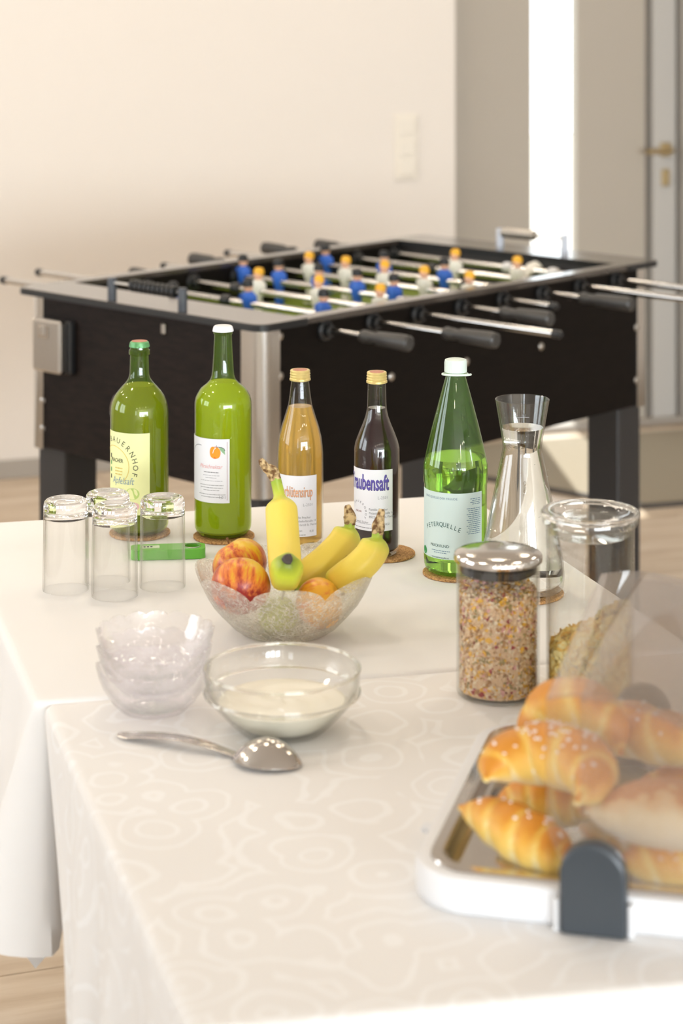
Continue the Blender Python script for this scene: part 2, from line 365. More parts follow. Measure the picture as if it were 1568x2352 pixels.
def bread_mat(name, pale=False):
    m = pmat(name, lin(214, 150, 60), .45); a = nd(m, 'ShaderNodeAttribute'); a.attribute_name = 'along'
    n = noise(m, 45, 4); ad = nd(m, 'ShaderNodeMath', operation='MULTIPLY_ADD'); ad.inputs[1].default_value = .35; lk(m, n.outputs[0], ad.inputs[0]); lk(m, a.outputs['Fac'], ad.inputs[2])
    r = ramp(m, ad.outputs[0], [(.25, lin(248, 234, 186)), (.55, lin(242, 210, 118)), (.82, lin(230, 172, 66)), (1.0, lin(214, 140, 44))]); lk(m, r.outputs[0], bsdf(m).inputs['Base Color'])
    if pale:
        for e, (p_, c_) in zip(r.color_ramp.elements, [(.55, lin(240, 230, 206)), (.85, lin(238, 220, 180)), (1.0, lin(226, 180, 120)), (1.15, lin(206, 140, 74))]): e.position = min(1, p_); e.color = c_
    bump(m, noise(m, 120, 3).outputs[0], .15, .002); return m
M['bread'] = bread_mat('golden_crust'); M['palebread'] = bread_mat('pale_crust', True); M['salt'] = pmat('pretzel_salt', lin(246, 244, 240), .4)
FL = [pmat('oat_beige', lin(240, 206, 166), .7), pmat('oat_pale', lin(250, 230, 200), .7), pmat('flake_gold', lin(246, 190, 60), .6), pmat('bran_brown', lin(196, 146, 92), .7), pmat('berry_red', lin(168, 40, 48), .5), pmat('berry_pink', lin(236, 176, 172), .6), pmat('leaf_olive', lin(170, 150, 96), .7)]
CF = [pmat('cornflake', lin(255, 226, 128), .6), pmat('cornflake_deep', lin(252, 206, 88), .6), pmat('cornflake_light', lin(255, 240, 172), .6)]

# ------------------------------------------------------------------ the room
def struct(o): return tag(o, kind='structure')
def quad_wall(name, mat, a, b, holes, z1=HC, th=.2, out=None):
    """wall from a to b (2-D) with rectangular openings (s0, s1, z0, z1); thickness to the outside"""
    a = Vector(a); b = Vector(b); L = (b - a).length; e = (b - a) / L; o2 = out
    xs = sorted({0, L, *[h[0] for h in holes], *[h[1] for h in holes]}); mb = MB()
    for x0, x1 in zip(xs, xs[1:]):
        hs = [h for h in holes if h[0] <= x0 + 1e-6 and h[1] >= x1 - 1e-6]
        spans = [(0, z1)] if not hs else [(0, hs[0][2]), (hs[0][3], z1)]
        for q0, q1 in spans:
            if q1 - q0 < 1e-4: continue
            p = [a + e * x0, a + e * x1, a + e * x1 + o2 * th, a + e * x0 + o2 * th]
            mb.prism([(q.x, q.y) for q in p], q0, q1)
    return struct(mb.build(name, mat, smooth=0))
fl = MB(); fl.prism([tuple(wp(SL - .2, -.2)[:2]), tuple(wp(SL - .2, DB + .2)[:2]), tuple(wp(SR + .2, DB + .2)[:2]), tuple(wp(SR + .2, -.2)[:2])], -.1, -.004)
floor = struct(fl.build('floor', M['floor'], smooth=0))
PLW, PLL = .22, 1.28
pm = MB(); pm.box((0, 0, 0), (PLL - .003, PLW - .003, .012), bev=.0015)
proto = None; row = 0; d = .003
while d < 5.6:
    s = SL + .02 - (row * .47 % PLL)
    while s < SR:
        s0, s1 = max(s, SL), min(s + PLL, SR)
        c = wp((s + s + PLL) / 2, d + PLW / 2)
        if s0 == s and s1 == s + PLL and abs(c.x) < 2.4 and c.y > 2.2:
            if proto is None: o = proto = pm.build('plank', M['plank'], floor, smooth=0)
            else: o = share(proto)
            o.location = (c.x, c.y, -.006); o.rotation_euler = (0, 0, WA + (PI if (row * 3 + int(s * 7)) % 2 else 0))
        s += PLL
    d += PLW; row += 1
ce = MB(); ce.prism([tuple(wp(SL - .2, -.2)[:2]), tuple(wp(SL - .2, DB + .2)[:2]), tuple(wp(SR + .2, DB + .2)[:2]), tuple(wp(SR + .2, -.2)[:2])], HC, HC + .15)
struct(ce.build('ceiling', M['ceiling'], smooth=0))
DS0, DS1 = 1.513, 2.50
quad_wall('wall_back', M['wall'], wp(SL - .2, 0)[:2], wp(SR + .2, 0)[:2], [(DS0 - SL + .2, DS1 - SL + .2, 0, 2.45)], out=-WN)
quad_wall('wall_left', M['wall'], wp(SL, 0)[:2], wp(SL, DB)[:2], [(d, d + w, .9, 2.2) for d, w in LEFTWIN], out=-WE)
quad_wall('wall_right', M['wall'], wp(SR, 0)[:2], wp(SR, DB)[:2], [], out=WE)
quad_wall('wall_front', M['wall'], wp(SL - .2, DB)[:2], wp(SR + .2, DB)[:2], [(s - SL + .2, s - SL + .2 + w, .5, 2.4) for s, w in BACKWIN], out=WN)
wn = 0
for k, lst in enumerate((BACKWIN, LEFTWIN)):
    for q, w in lst:
        wn += 1; mb = MB()
        def wq(t, z, t2, z2):
            c, dd = (t + t2) / 2, abs(t2 - t)
            p = wp(c, DB + .03, (z + z2) / 2) if k == 0 else wp(SL - .03, c, (z + z2) / 2)
            mb.box(p, (dd, .05, abs(z2 - z)), rz=WA if k == 0 else WA + PI / 2)
        za, zb = (.5, 2.4) if k == 0 else (.9, 2.2)
        wq(q, za, q + .06, zb); wq(q + w - .06, za, q + w, zb); wq(q, za, q + w, za + .06); wq(q, zb - .06, q + w, zb); wq(q + w / 2 - .03, za, q + w / 2 + .03, zb)
        o = mb.build('window_%d' % wn, M['white'], smooth=0); struct(o)
# skirting
def wbox(name, mat, s0, s1, d0, d1, z0, z1, parent=None, bev=0):
    mb = MB(); mb.box(wp((s0 + s1) / 2, (d0 + d1) / 2, (z0 + z1) / 2), (s1 - s0, d1 - d0, z1 - z0), rz=WA, bev=bev); return mb.build(name, mat, parent, smooth=0)
struct(wbox('baseboard_back', M['skirt'], SL, DS0, .0, .014, 0, .058, bev=.003))
# entrance door, set back in the wall
dr = struct(wbox('door_1', M['doorstile'], 1.43, 2.41, -.16, -.105, .012, 2.3)); 
# open slot for the glass: build leaf from pieces instead of one slab
bpy.data.objects.remove(dr)
dr = struct(wbox('door_1', M['doorstile'], 2.318, 2.41, -.16, -.10, .012, 2.3))
wbox('door_panel', M['door'], 1.43, 1.846, -.155, -.108, .012, 2.3, dr)
wbox('door_panel', M['door'], 2.023, 2.292, -.155, -.108, .012, 2.3, dr)
wbox('panel_groove', M['doordark'], 2.292, 2.318, -.155, -.118, .012, 2.3, dr)
wbox('glass_pane', M['pane'], 1.846, 2.023, -.135, -.129, .012, 2.3, dr)
wbox('door_gasket', M['doordark'], 2.41, 2.428, -.16, -.125, 0, 2.32, dr)
wbox('door_top_rail', M['doorstile'], 1.43, 2.41, -.16, -.10, 2.3, 2.45, dr)
hb = MB(); hb.box(wp(2.368, -.095, .968), (.045, .012, .05), rz=WA, bev=.005); hb.tube([wp(2.368, -.09, .968), wp(2.368, -.045, .968), wp(2.35, -.035, .968), wp(2.262, -.035, .966)], .0095, 12)
hd = hb.build('door_handle', M['brass'], dr)
kb = MB(); kb.box(wp(2.368, -.096, .868), (.032, .01, .062), rz=WA, bev=.004); kb.build('lock_plate', M['brass'], dr)
fr = struct(wbox('trim_1', M['doorstile'], 2.428, 2.52, -.17, -.02, 0, 2.45)); struct(wbox('trim_2', M['skirt'], 1.40, 2.45, -.2, -.06, -.003, .012))
gb = MB(); gb.prism([tuple(wp(-6, -.2)[:2]), tuple(wp(9, -.2)[:2]), tuple(wp(9, -14)[:2]), tuple(wp(-6, -14)[:2])], -.15, -.05)
tag(struct(gb.build('ground_outside', pmat('pale_paving', lin(190, 186, 178), .8), smooth=0)))
# entrance mat
mpts = [(.90, 6.21), (1.75, 6.46), (1.62, 7.42), (.52, 7.07), (.10, 6.845)]
t = thing('door_mat', 'grey brown entrance mat with dark edge in front of the door', 'door mat', (.9, 6.21, 0))
mb = MB(); mb.prism([(x - .9, y - 6.21) for x, y in mpts], .0005, .008); mb.build('mat_pile', M['mat'], t, smooth=0)
mb = MB()
for a, b in ((0, 1), (0, 4)):
    p, q = Vector((*mpts[a], .005)), Vector((*mpts[b], .005)); o3 = Vector((.9, 6.21, 0))
    mb.tube([p - o3, q - o3], .011, 8)
mb.build('mat_edging', M['matedge'], t)
# light switch
sc = wp(1.333, .0, 1.0); t = thing('light_switch', 'cream triple light switch mounted on the beige wall', 'light switch', wp(1.333, 0, 1.012), WA)
mb = MB(); mb.box((0, -.004, 0), (.082, .008, .225), bev=.003); mb.build('switch_frame', M['switch'], t)
for k in (-1, 0, 1):
    mb = MB(); mb.box((0, -.0105, k * .071), (.058, .009, .058), M=Matrix.Rotation(R(3), 4, 'X'), bev=.003); mb.build('rocker', M['switch'], t)

# ceiling downlights with warm bulbs
gi = 0
for s in (-2.6, -1.5, -.4, .7, 1.8):
    for d in (.9, 2.2, 3.5, 8.4, 11.5):
        p = wp(s, d, HC); t = thing('ceiling_light', 'round recessed warm ceiling downlight', 'ceiling light', p, 0, 'downlights in the ceiling')
        mb = MB(); mb.lathe([(.098, 0), (.115, 0), (.115, -.006), (.098, -.012)], 24, close=True); mb.build('lamp_ring', M['chrome'], t)
        light('bulb', 'AREA', 9.6, (1, .875, .715), (0, 0, -.003), parent=t, shape='DISK', size=.19)

# ------------------------------------------------------------------ buffet tables and cloths
BL, BR, FLs, FRs = Vector((-.569, 3.109)), Vector((.196, 3.296)), Vector((-.339, 2.349)), Vector((.426, 2.536))
NL, NR = Vector((-.112, 1.612)), Vector((.676, 1.762))
def table(label, q, ztop):
    c = sum(q, Vector((0, 0))) / 4; t = thing('dining_table', label, 'table', (c.x, c.y, 0))
    qi = [c + (p - c) * .985 - c for p in q]
    mb = MB(); mb.prism([tuple(p) for p in qi], ztop - .03, ztop); mb.build('tabletop', M['table'], t, smooth=0)
    for p in qi:
        mb = MB(); pp = p * .55; mb.box((pp.x, pp.y, (ztop - .03) / 2), (.045, .045, ztop - .03), bev=.004); mb.build('leg', M['table'], t, smooth=0)
table('square wooden table under the white cloth the bottles stand on', [BL, FLs, FRs, BR], TZ - .004)
table('square wooden table under the white cloth the bread box stands on', [FLs, NL, NR, FRs], TZ - .007)
def cloth(name, label, q, z, drop, flare, skew=None, mat='cloth'):
    """q: corners in order; drop(edge, t) and flare(edge, t) describe the hanging sides"""
    n = len(q); P = []
    ctr = sum(q, Vector((0, 0))) / n; rc = .014
    for i in range(n):
        a, b, c2 = q[i - 1], q[i], q[(i + 1) % n]
        d0 = (b - a).normalized(); d1 = (c2 - b).normalized()
        n0 = Vector((d0.y, -d0.x)); n1 = Vector((d1.y, -d1.x))
        if n0.dot(b - ctr) < 0: n0, n1 = -n0, -n1
        for k in range(9):
            w = k / 8; nn = (n0 * (1 - w) + n1 * w).normalized(); P.append((b - (n0 + n1) * rc * .6 + nn * rc * .6, nn, i, 0.0 if k >= 4 else None, w))
        L = (c2 - b).length; m = int(L / .018)
        for k in range(1, m): P.append((b.lerp(c2, k / m) + Vector((0, 0)), n1, i, k / m, None))
    rows = [(-.004, 0), (.001, -.0008), (.0045, -.004), (.006, -.010)]
    nr = 14; vs = []; fs = []
    for (p, nn, e, tt, w) in P:
        if tt is None: e2, t2 = (e - 1) % n, 1.0
        else: e2, t2 = e, tt
        H = drop(e2, t2, w); f, fold = flare(e2, t2, w)
        for off, dz in rows:
            x = p + nn * off; vs.append((x.x, x.y, z + dz))
        for k in range(1, nr + 1):
            dd = .010 + (H - .010) * k / nr if H > .011 else .010 + .0002 * k
            x = p + nn * (.006 + (f + fold) * (dd - .010)) + (skew(e2, t2) * (dd - .010) if skew else Vector((0, 0))); vs.append((x.x, x.y, z - dd))
    L = len(P); Rn = len(rows) + nr
    for i in range(L):
        j = (i + 1) % L
        for k in range(Rn - 1): fs.append((i * Rn + k, j * Rn + k, j * Rn + k + 1, i * Rn + k + 1))
    base = len(vs)
    for kk in (.985, .9):
        for i in range(L): vs.append((ctr.x + (vs[i * Rn][0] - ctr.x) * kk, ctr.y + (vs[i * Rn][1] - ctr.y) * kk, z))
    for i in range(L):
        j = (i + 1) % L; fs.append((i * Rn, j * Rn, base + j, base + i)); fs.append((base + i, base + j, base + L + j, base + L + i))
    fs.append(tuple(base + L + i for i in range(L)))
    mb = MB(); mb.add(vs, fs)
    bm_o = mb.build(name, M[mat], None, smooth=60)
    return tag(bm_o, label, 'tablecloth')
def drop_back(e, t, w):
    # edges: 0 BL->FLs (left), 1 FLs->FRs (front seam), 2 right, 3 back
    if e == 1:
        if w is not None: return .25
        return .25 if t < .03 else (.25 * (1 - (t - .03) / .05) if t < .08 else .004)
    if w is not None and e == 0 and t == 1.0: return .25
    return .25 + .008 * math.sin(t * 9)
def flare_back(e, t, w):
    fo = .05 * math.sin(t * 26 + e) + .03 * math.sin(t * 61)
    if e == 0:
        k = max(0, (t - .80) / .20); return (.06 + .26 * k * k, fo * (1 - k))
    if e == 1: return (.32 * max(0, 1 - t / .10), 0)
    return (.10, fo)
back_cloth = cloth('tablecloth', 'plain white tablecloth under the bottles and tumblers', [BL, FLs + Vector((-.002, -.008)), FRs + Vector((.0, -.008)), BR], TZ, drop_back, flare_back, mat='plaincloth')
def drop_front(e, t, w):
    if e == 3: return .004 if t > .01 and t < .99 else .42
    return .42 + .008 * math.sin(t * 8)
def flare_front(e, t, w):
    fo = .05 * math.sin(t * 24 + 2 * e) + .03 * math.sin(t * 53 + 1)
    if e == 0:
        k = max(0, 1 - t / .25); return (.05 * (1 - k), fo * (1 - k))
    return (.06, fo)
def skew_front(e, t):
    d = (NL - FLs).normalized()
    if e == 0: return d * .70 * max(0, 1 - t / .9) ** 2
    return d * .70 if e == 3 else Vector((0, 0))
fq = [FLs + Vector((.012, -.010)), NL, NR, FRs + Vector((.0, -.010))]
cloth('tablecloth', 'white damask tablecloth with woven swirls under the bread box', fq, TZ - .0032, drop_front, flare_front, skew_front)
TZF = TZ - .0032
ctip = MB(); cb = Vector((-.357, 2.47, .0))
ctip.add([(-.380, 2.385, .50), (-.318, 2.400, .50), (-.330, 2.392, .462), (-.333, 2.389, .447), (-.349, 2.384, .430), (-.372, 2.382, .462)], [(0, 1, 2, 3, 4, 5)])
ctip.build('cloth_corner', M['plaincloth'], back_cloth, smooth=0)

# ------------------------------------------------------------------ football table
FN = Vector((-.156, 4.01)); FA = R(46.6); FLn, FW = 1.335, .757
ft = thing('football_table', 'dark brown table football cabinet with chrome corners by the beige wall', 'football table', (FN.x, FN.y, 0), FA)
FT, FB = .90, .56
def fbox(name, mat, x0, x1, y0, y1, z0, z1, parent=ft, bev=.0, smooth=0):
    mb = MB(); mb.box(((x0 + x1) / 2, (y0 + y1) / 2, (z0 + z1) / 2), (x1 - x0, y1 - y0, z1 - z0), bev=bev); return mb.build(name, mat, parent, smooth=smooth)
A0, A1, SRW = .13, 1.20, .040
def apron(x0, x1):
    mb = MB(); pts = rrect(0, 0, .26, FW, .03, 6)
    if x0 == 0: pp = [(x, y) for x, y in pts if x < .13]; pp = [(A0, FW)] + pp + [(A0, 0)]
    else: pp = [(FLn - x, FW - y) for x, y in pts if x < .13]; pp = [(A1, 0)] + pp + [(A1, FW)]
    mb.prism(pp, FT - .013, FT); o = mb.build('top_apron', M['footop'], ft, smooth=0)
    mb = MB(); q = [(x + (.002 if x > FLn / 2 else -.002) * (abs(x - A0) > .001 and abs(x - A1) > .001), y + (.002 if y > FW / 2 else -.002)) for x, y in pp]
    mb.prism(q, FT - .014, FT - .002); mb.build('edge_band', M['blackp'], o, smooth=0)
apron(0, 0); apron(1, 1)
for y0, y1 in ((0, SRW), (FW - SRW, FW)): fbox('side_rail', M['footop'], A0, A1, y0, y1, FT - .013, FT, bev=.002)
IN = .022
fbox('end_panel', M['espresso'], IN, IN + .022, IN + .02, FW - IN - .02, FB, FT - .013)
fbox('end_panel', M['espresso'], FLn - IN - .022, FLn - IN, IN + .02, FW - IN - .02, FB, FT - .013)
fbox('side_panel', M['fooslat'], IN + .02, FLn - IN - .02, IN, IN + .02, FB, FT - .013)
fbox('side_panel', M['fooslat'], IN + .02, FLn - IN - .02, FW - IN - .02, FW - IN, FB, FT - .013)
fbox('inner_board', M['fooin'], A0 - .015, A0, SRW, FW - SRW, .77, FT - .013)
fbox('inner_board', M['fooin'], A1, A1 + .015, SRW, FW - SRW, .77, FT - .013)
fbox('playfield', M['turf'], A0, A1, SRW, FW - SRW, .775, .79)
for x in (A0 + .03, (A0 + A1) / 2, A1 - .03): fbox('field_line', M['white'], x - .004, x + .004, SRW + .03, FW - SRW - .03, .790, .7906)
pp = None
for x, y, sx, sy in ((IN, IN, 1, 1), (FLn - IN, IN, -1, 1), (FLn - IN, FW - IN, -1, -1), (IN, FW - IN, 1, -1)):
    mb = MB(); pts = [(0, 0)]
    r = .048; pts = [(sx * (r - .006), sy * -.004), (sx * r, sy * .02)]
    arc = [(sx * (.030 - .034 * math.cos(R(a))), sy * (.030 - .034 * math.sin(R(a)))) for a in range(0, 91, 10)]
    poly = [(sx * -.004, sy * .05)] + arc + [(sx * .05, sy * -.004), (sx * .05, sy * .008), (sx * .008, sy * .05)]
    mb.prism([(x + a, y + b) for a, b in poly], FB - .004, FT - .015); mb.build('corner_post', M['chrome'], ft, smooth=25)
    cx, cy = x + sx * .058, y + sy * .058
    fbox('leg', M['leg'], cx - .045, cx + .045, cy - .045, cy + .045, .0, FB, bev=.003)
def bolt(p, ax):
    mb = MB(); Mx = Matrix.Rotation(R(90), 4, 'Y') if ax == 'x' else Matrix.Rotation(R(90), 4, 'X')
    mb.lathe([(0, .005), (.005, .0045), (.0085, .002), (.009, 0), (0, 0)], 14, p, Mx if ax == 'y' else Matrix.Rotation(R(-90), 4, 'Y')); mb.build('bolt', M['steelb'], ft)
for x, z in ((.075, .868), (.075, .79), (.40, .745), (.64, .745), (.90, .745), (FLn - .07, .745), (FLn - .07, .62), (.075, .62)): bolt((x, IN, z), 'y')
for y, z in ((FW - .065, .66), (FW - .065, .60)): bolt((IN, y, z), 'x')
mb = MB(); mb.box((IN - .002, .30, .858), (.006, .012, .022), bev=.002); mb.build('lock', M['steelb'], ft)
# ball return ring, ash box
mb = MB(); mb.lathe([(.030, 0), (.040, 0), (.040, .006), (.035, .009), (.030, .006)], 32, (IN, .421, .672), Matrix.Rotation(R(-90), 4, 'Y'), close=True); ring = mb.build('return_ring', M['chrome'], ft)
mb = MB(); mb.lathe([(0, .0015), (.0305, .0015)], 32, (IN, .421, .672), Matrix.Rotation(R(-90), 4, 'Y')); mb.build('return_hole', M['black'], ring)
mb = MB(); mb.box((IN - .008, .628, .786), (.016, .098, .112), bev=.003); bx = mb.build('ash_box', M['blackp'], ft)
mb = MB(); mb.box((IN - .024, .638, .787), (.022, .094, .112), bev=.005); mb.build('box_cover', M['steelb'], bx)
mb = MB(); mb.box((IN - .036, .645, .818), (.004, .036, .030), bev=.003); mb.build('latch_frame', M['steel'], bx)
mb = MB(); mb.box((IN - .039, .645, .820), (.003, .018, .020), bev=.002); mb.build('latch', M['steelb'], bx)
# goal counters
def counter(x, ya, yb, m_post, bead0, bead1):
    mb = MB(); mb.cyl((x, ya, FT + .036), (x, yb, FT + .036), .0035, 10); c = mb.build('goal_counter', M['steelb'], ft)
    for y in (ya, yb):
        mb = MB(); mb.lathe([(0, -.0), (.0095, 0), (.0095, .042), (.008, .046), (0, .046)], 16, (x, y, FT)); mb.build('counter_post', m_post, c)
    first = None
    for k in range(10):
        y = bead0 + (bead1 - bead0) * (k + .5) / 10
        if first is None:
            mb = MB(); mb.lathe([(.004, -.006), (.0115, -.005), (.0135, 0), (.0115, .005), (.004, .006)], 14, (0, 0, 0), Matrix.Rotation(R(90), 4, 'X')); first = b = mb.build('counter_bead', M['blackp'] if m_post is M['post'] else M['steelb'], c)
        else: b = share(first)
        b.location = (x, y, FT + .036)
counter(.022, .245, .462, M['post'], .262, .400); counter(FLn - .065, .238, .440, pmat('pale_post', lin(190, 195, 205), .35), .33, .43)
# rods with players
def player(shirt, hair):
    mb = MB()
    mb.mi = 0; mb.lathe([(.0, -.012), (.011, -.011), (.014, 0), (.015, .014), (.012, .022), (.005, .025), (0, .025)], 14, mod=lambda r, z, a, k: (r * (1 - .28 * abs(math.cos(a))), z))
    mb.box((0, .0145, .008), (.010, .006, .022), bev=.002); mb.box((0, -.0145, .008), (.010, .006, .022), bev=.002)
    mb.mi = 1; mb.lathe([(0, .022), (.006, .024), (.009, .032), (.0085, .04), (.005, .044), (0, .045)], 12)
    mb.mi = 2; mb.lathe([(.0095, .034), (.0102, .04), (.0075, .047), (0, .049)], 12, (.0012, 0, 0))
    mb.mi = 3; mb.box((0, 0, -.03), (.010, .017, .04), bev=.002); mb.box((-.003, 0, -.056), (.019, .02, .014), bev=.003)
    return mb, [shirt, M['skin'], hair, shirt]
RZ = .865
TEAM = {'b': player(M['blue'], M['hairk']), 'w': player(M['pwhite'], M['hairy'])}
PMESH = {}
RODS = [  # x, team, right end, grip start or None, left end, left grip, players
    (.20, 'b', -.207, -.080, 1.05, False, [.472]),
    (.34, 'b', -.307, -.174, 1.096, False, [.382, .16]),
    (.48, 'w', -.337, None, .93, True, [.497, .311, .125]),
    (.62, 'b', -.224, -.092, .96, False, [.691, .571, .4445, .323, .211]),
    (.76, 'w', -.113, None, 1.025, True, [.609, .491, .370, .245, .114]),
    (.90, 'b', -.227, -.088, 1.029, False, [.688, .4965, .305]),
    (1.04, 'w', -.34, None, 1.051, True, [.394, .20]),
    (1.18, 'w', -.30, None, .992, True, [.271])]
for i, (x, tm, yr, gs, yl, gl, ps) in enumerate(RODS):
    mb = MB(); mb.cyl((x, yr + (.02 if gs else 0), RZ), (x, yl, RZ), .0078, 14); rod = mb.build('rod', M['chrome'], ft)
    def grip(y0, y1):
        s = 1 if y1 > y0 else -1; L = abs(y1 - y0); P = [(0, 0), (.011, 0), (.0135, .006), (.0125, .02), (.0105, .034), (.0145, .046), (.0165, L - .02), (.016, L - .004), (.012, L), (0, L)]
        g = MB(); g.lathe(P, 12, (x, y0, RZ), Matrix.Rotation(R(-90 * s), 4, 'X')); g.build('grip', M['grip'], rod)
    def cap(y, s):
        g = MB(); g.lathe([(.0, 0), (.0095, 0), (.0095, .014), (.006, .02), (0, .021)], 12, (x, y, RZ), Matrix.Rotation(R(-90 * s), 4, 'X')); g.build('end_cap', M['blackp'], rod)
    if gs: grip(gs, yr); cap(yl, 1)
    else: cap(yr, -1)
    if gl: grip(yl - .12, yl)
    for y, s in ((IN, -1), (FW - SRW, -1)):
        g = MB(); g.lathe([(0, -.002), (.021, -.002), (.021, .006), (.014, .009), (.013, .02), (.0, .02)], 18, (x, y, RZ), Matrix.Rotation(R(-90 * s), 4, 'X')); g.build('bearing', M['blackp'], rod)
    for j, y in enumerate(ps):
        if tm not in PMESH: o = TEAM[tm][0].build('player_figure', TEAM[tm][1], rod, smooth=40); PMESH[tm] = o
        else: o = share(PMESH[tm], rod)
        o.location = (x, y, RZ); o.rotation_euler = (0, R(80) if (i == 7) else R((i * 7 + j * 3) % 9 - 4), PI if tm == 'b' else 0)
        o.scale = (1.22, 1.22, 1.12)
        if i == 7: o.rotation_euler = (0, R(62), R(0))
    for y in ((ps[0] + .07, ps[-1] - .07) if i not in (3, 4) else ()):
        if SRW + .03 < y < FW - SRW - .03:
            g = MB(); g.lathe([(0, -.012), (.012, -.012), (.0135, 0), (.012, .012), (0, .012)], 12, (x, y, RZ), Matrix.Rotation(R(90), 4, 'X')); g.build('rubber_stop', M['blackp'] if i < 7 else M['white'], rod)

# ------------------------------------------------------------------ writing on labels
TXT = {}
def text2d(s, size, sx=1, shear=0, bold=0):
    key = (s, shear, bold)
    if key not in TXT:
        cu = bpy.data.curves.new('t', 'FONT'); cu.body = s; cu.size = 1; cu.resolution_u = 2; cu.shear = shear; cu.offset = bold
        ob = bpy.data.objects.new('t', cu); COL.objects.link(ob); bpy.context.view_layer.update()
        me = bpy.data.meshes.new_from_object(ob.evaluated_get(bpy.context.evaluated_depsgraph_get()))
        TXT[key] = ([(v.co.x, v.co.y) for v in me.vertices], [tuple(p.vertices) for p in me.polygons])
        bpy.data.objects.remove(ob); bpy.data.curves.remove(cu); bpy.data.meshes.remove(me)
    V, Fc = TXT[key]
    return [(x * size * sx, y * size) for x, y in V], Fc
class Label:
    """print on a cylinder: x runs right along the paper, y up; both in metres, origin at the middle of the paper"""
    def __init__(s, parent, r, z0, z1, a_left, a_right, mat, name='label', corner=0):
        s.r = r + .0004; s.zc = (z0 + z1) / 2; s.ac = (a_left + a_right) / 2; s.w = (a_right - a_left) * s.r; s.h = z1 - z0
        mb = MB(); n = 24; vs = []; fs = []
        for k in range(n + 1):
            for q in (z0, z1):
                for rr in (r + .00005, s.r): vs.append(s.pos(-s.w / 2 + s.w * k / n, q - s.zc, rr))
        for k in range(n):
            a = k * 4; b = a + 4
            fs += [(a + 1, b + 1, b + 3, a + 3), (a, a + 2, b + 2, b), (a + 2, a + 3, b + 3, b + 2), (a, b, b + 1, a + 1)]
        fs += [(0, 1, 3, 2), (n * 4, n * 4 + 2, n * 4 + 3, n * 4 + 1)]
        mb.add(vs, fs); s.o = mb.build(name, mat, parent, smooth=40); s.inks = {}
    def pos(s, x, y, r):
        a = s.ac + x / s.r; return Vector((r * math.sin(a), -r * math.cos(a), s.zc + y))
    def put(s, ink, V, Fc, lift=.00015):
        mb = s.inks.setdefault((ink, lift), MB()); mb.add([s.pos(x, y, s.r + lift) for x, y in V], Fc)
    def text(s, t, x, y, size, ink, sx=1, align='c', shear=0, bold=0, sy=1, lift=.00015):
        V, Fc = text2d(t, size, sx, shear, bold)
        if not V: return
        lo, hi = min(p[0] for p in V), max(p[0] for p in V)
        dx = {'c': x - (lo + hi) / 2, 'l': x - lo, 'r': x - hi}[align]
        s.put(ink, [(p[0] + dx, p[1] * sy + y) for p in V], Fc, lift)
    def arc(s, t, cx, cy, rad, a0, a1, size, ink, sx=1):
        for k, ch in enumerate(t):
            a = R(a0 + (a1 - a0) * k / (len(t) - 1)); V, Fc = text2d(ch, size, sx)
            if not V: continue
            mx = (min(p[0] for p in V) + max(p[0] for p in V)) / 2
            rot = a - PI / 2; px, py = cx + rad * math.cos(a), cy + rad * math.sin(a)
            s.put(ink, [(px + (x - mx) * math.cos(rot) - y * math.sin(rot), py + (x - mx) * math.sin(rot) + y * math.cos(rot)) for x, y in V], Fc)
    def line(s, pts, w, ink, lift=.00015):
        V = []; Fc = []
        for k, p in enumerate(pts):
            a = Vector(pts[max(k - 1, 0)]); b = Vector(pts[min(k + 1, len(pts) - 1)]); d = (b - a).normalized(); nn = Vector((-d.y, d.x)) * w / 2
            V += [(p[0] + nn.x, p[1] + nn.y), (p[0] - nn.x, p[1] - nn.y)]
        for k in range(len(pts) - 1): Fc.append((2 * k, 2 * k + 1, 2 * k + 3, 2 * k + 2))
        s.put(ink, V, Fc, lift)
    def poly(s, pts, ink, lift=.00015): s.put(ink, pts, [tuple(range(len(pts)))], lift)
    def ell(s, cx, cy, rx, ry, ink, lift=.00015): s.poly([(cx + rx * math.cos(2 * PI * k / 28), cy + ry * math.sin(2 * PI * k / 28)) for k in range(28)], ink, lift)
    def words(s, x0, x1, y, h, ink, seed):    # a line of print too small to read
        rn = random.Random(seed); x = x0
        while x < x1:
            w = rn.uniform(.0015, .006); s.line([(x, y), (min(x + w, x1), y)], h, ink); x += w + .0007
    def done(s):
        for (ink, l), mb in s.inks.items(): mb.build('print', M[ink], s.o, smooth=0)

# ------------------------------------------------------------------ bottles
def coaster(u, v, label, r=.0445):
    p = at(u, v); mb = MB(); mb.lathe([(0, 0), (r - .001, 0), (r, .001), (r, .0032), (r - .001, .004), (0, .004)], 48)
    o = mb.build('cork_coaster', M['cork']); o.location = (p.x, p.y, TZ + .0003); return tag(o, label, 'coaster', 'cork coasters on the white cloth')
def fluid(P, ztop, inset=.0016, zb=.006):
    """profile of the liquid inside outer profile P (r, z, base upward) up to ztop"""
    Q = [(0, zb)]
    P = sorted(P, key=lambda q: q[1])
    def rad(z):
        for (r0, z0), (r1, z1) in zip(P, P[1:]):
            if z0 <= z <= z1: return r0 + (r1 - r0) * (z - z0) / (z1 - z0 + 1e-9)
        return P[-1][0]
    Q.append((rad(zb + .004) - inset - .004, zb)); Q.append((rad(zb + .004) - inset, zb + .004))
    for r, z in P:
        if zb + .006 < z < ztop - .0005: Q.append((r - inset, z))
    Q.append((rad(ztop) - inset, ztop)); Q.append((0, ztop)); return Q
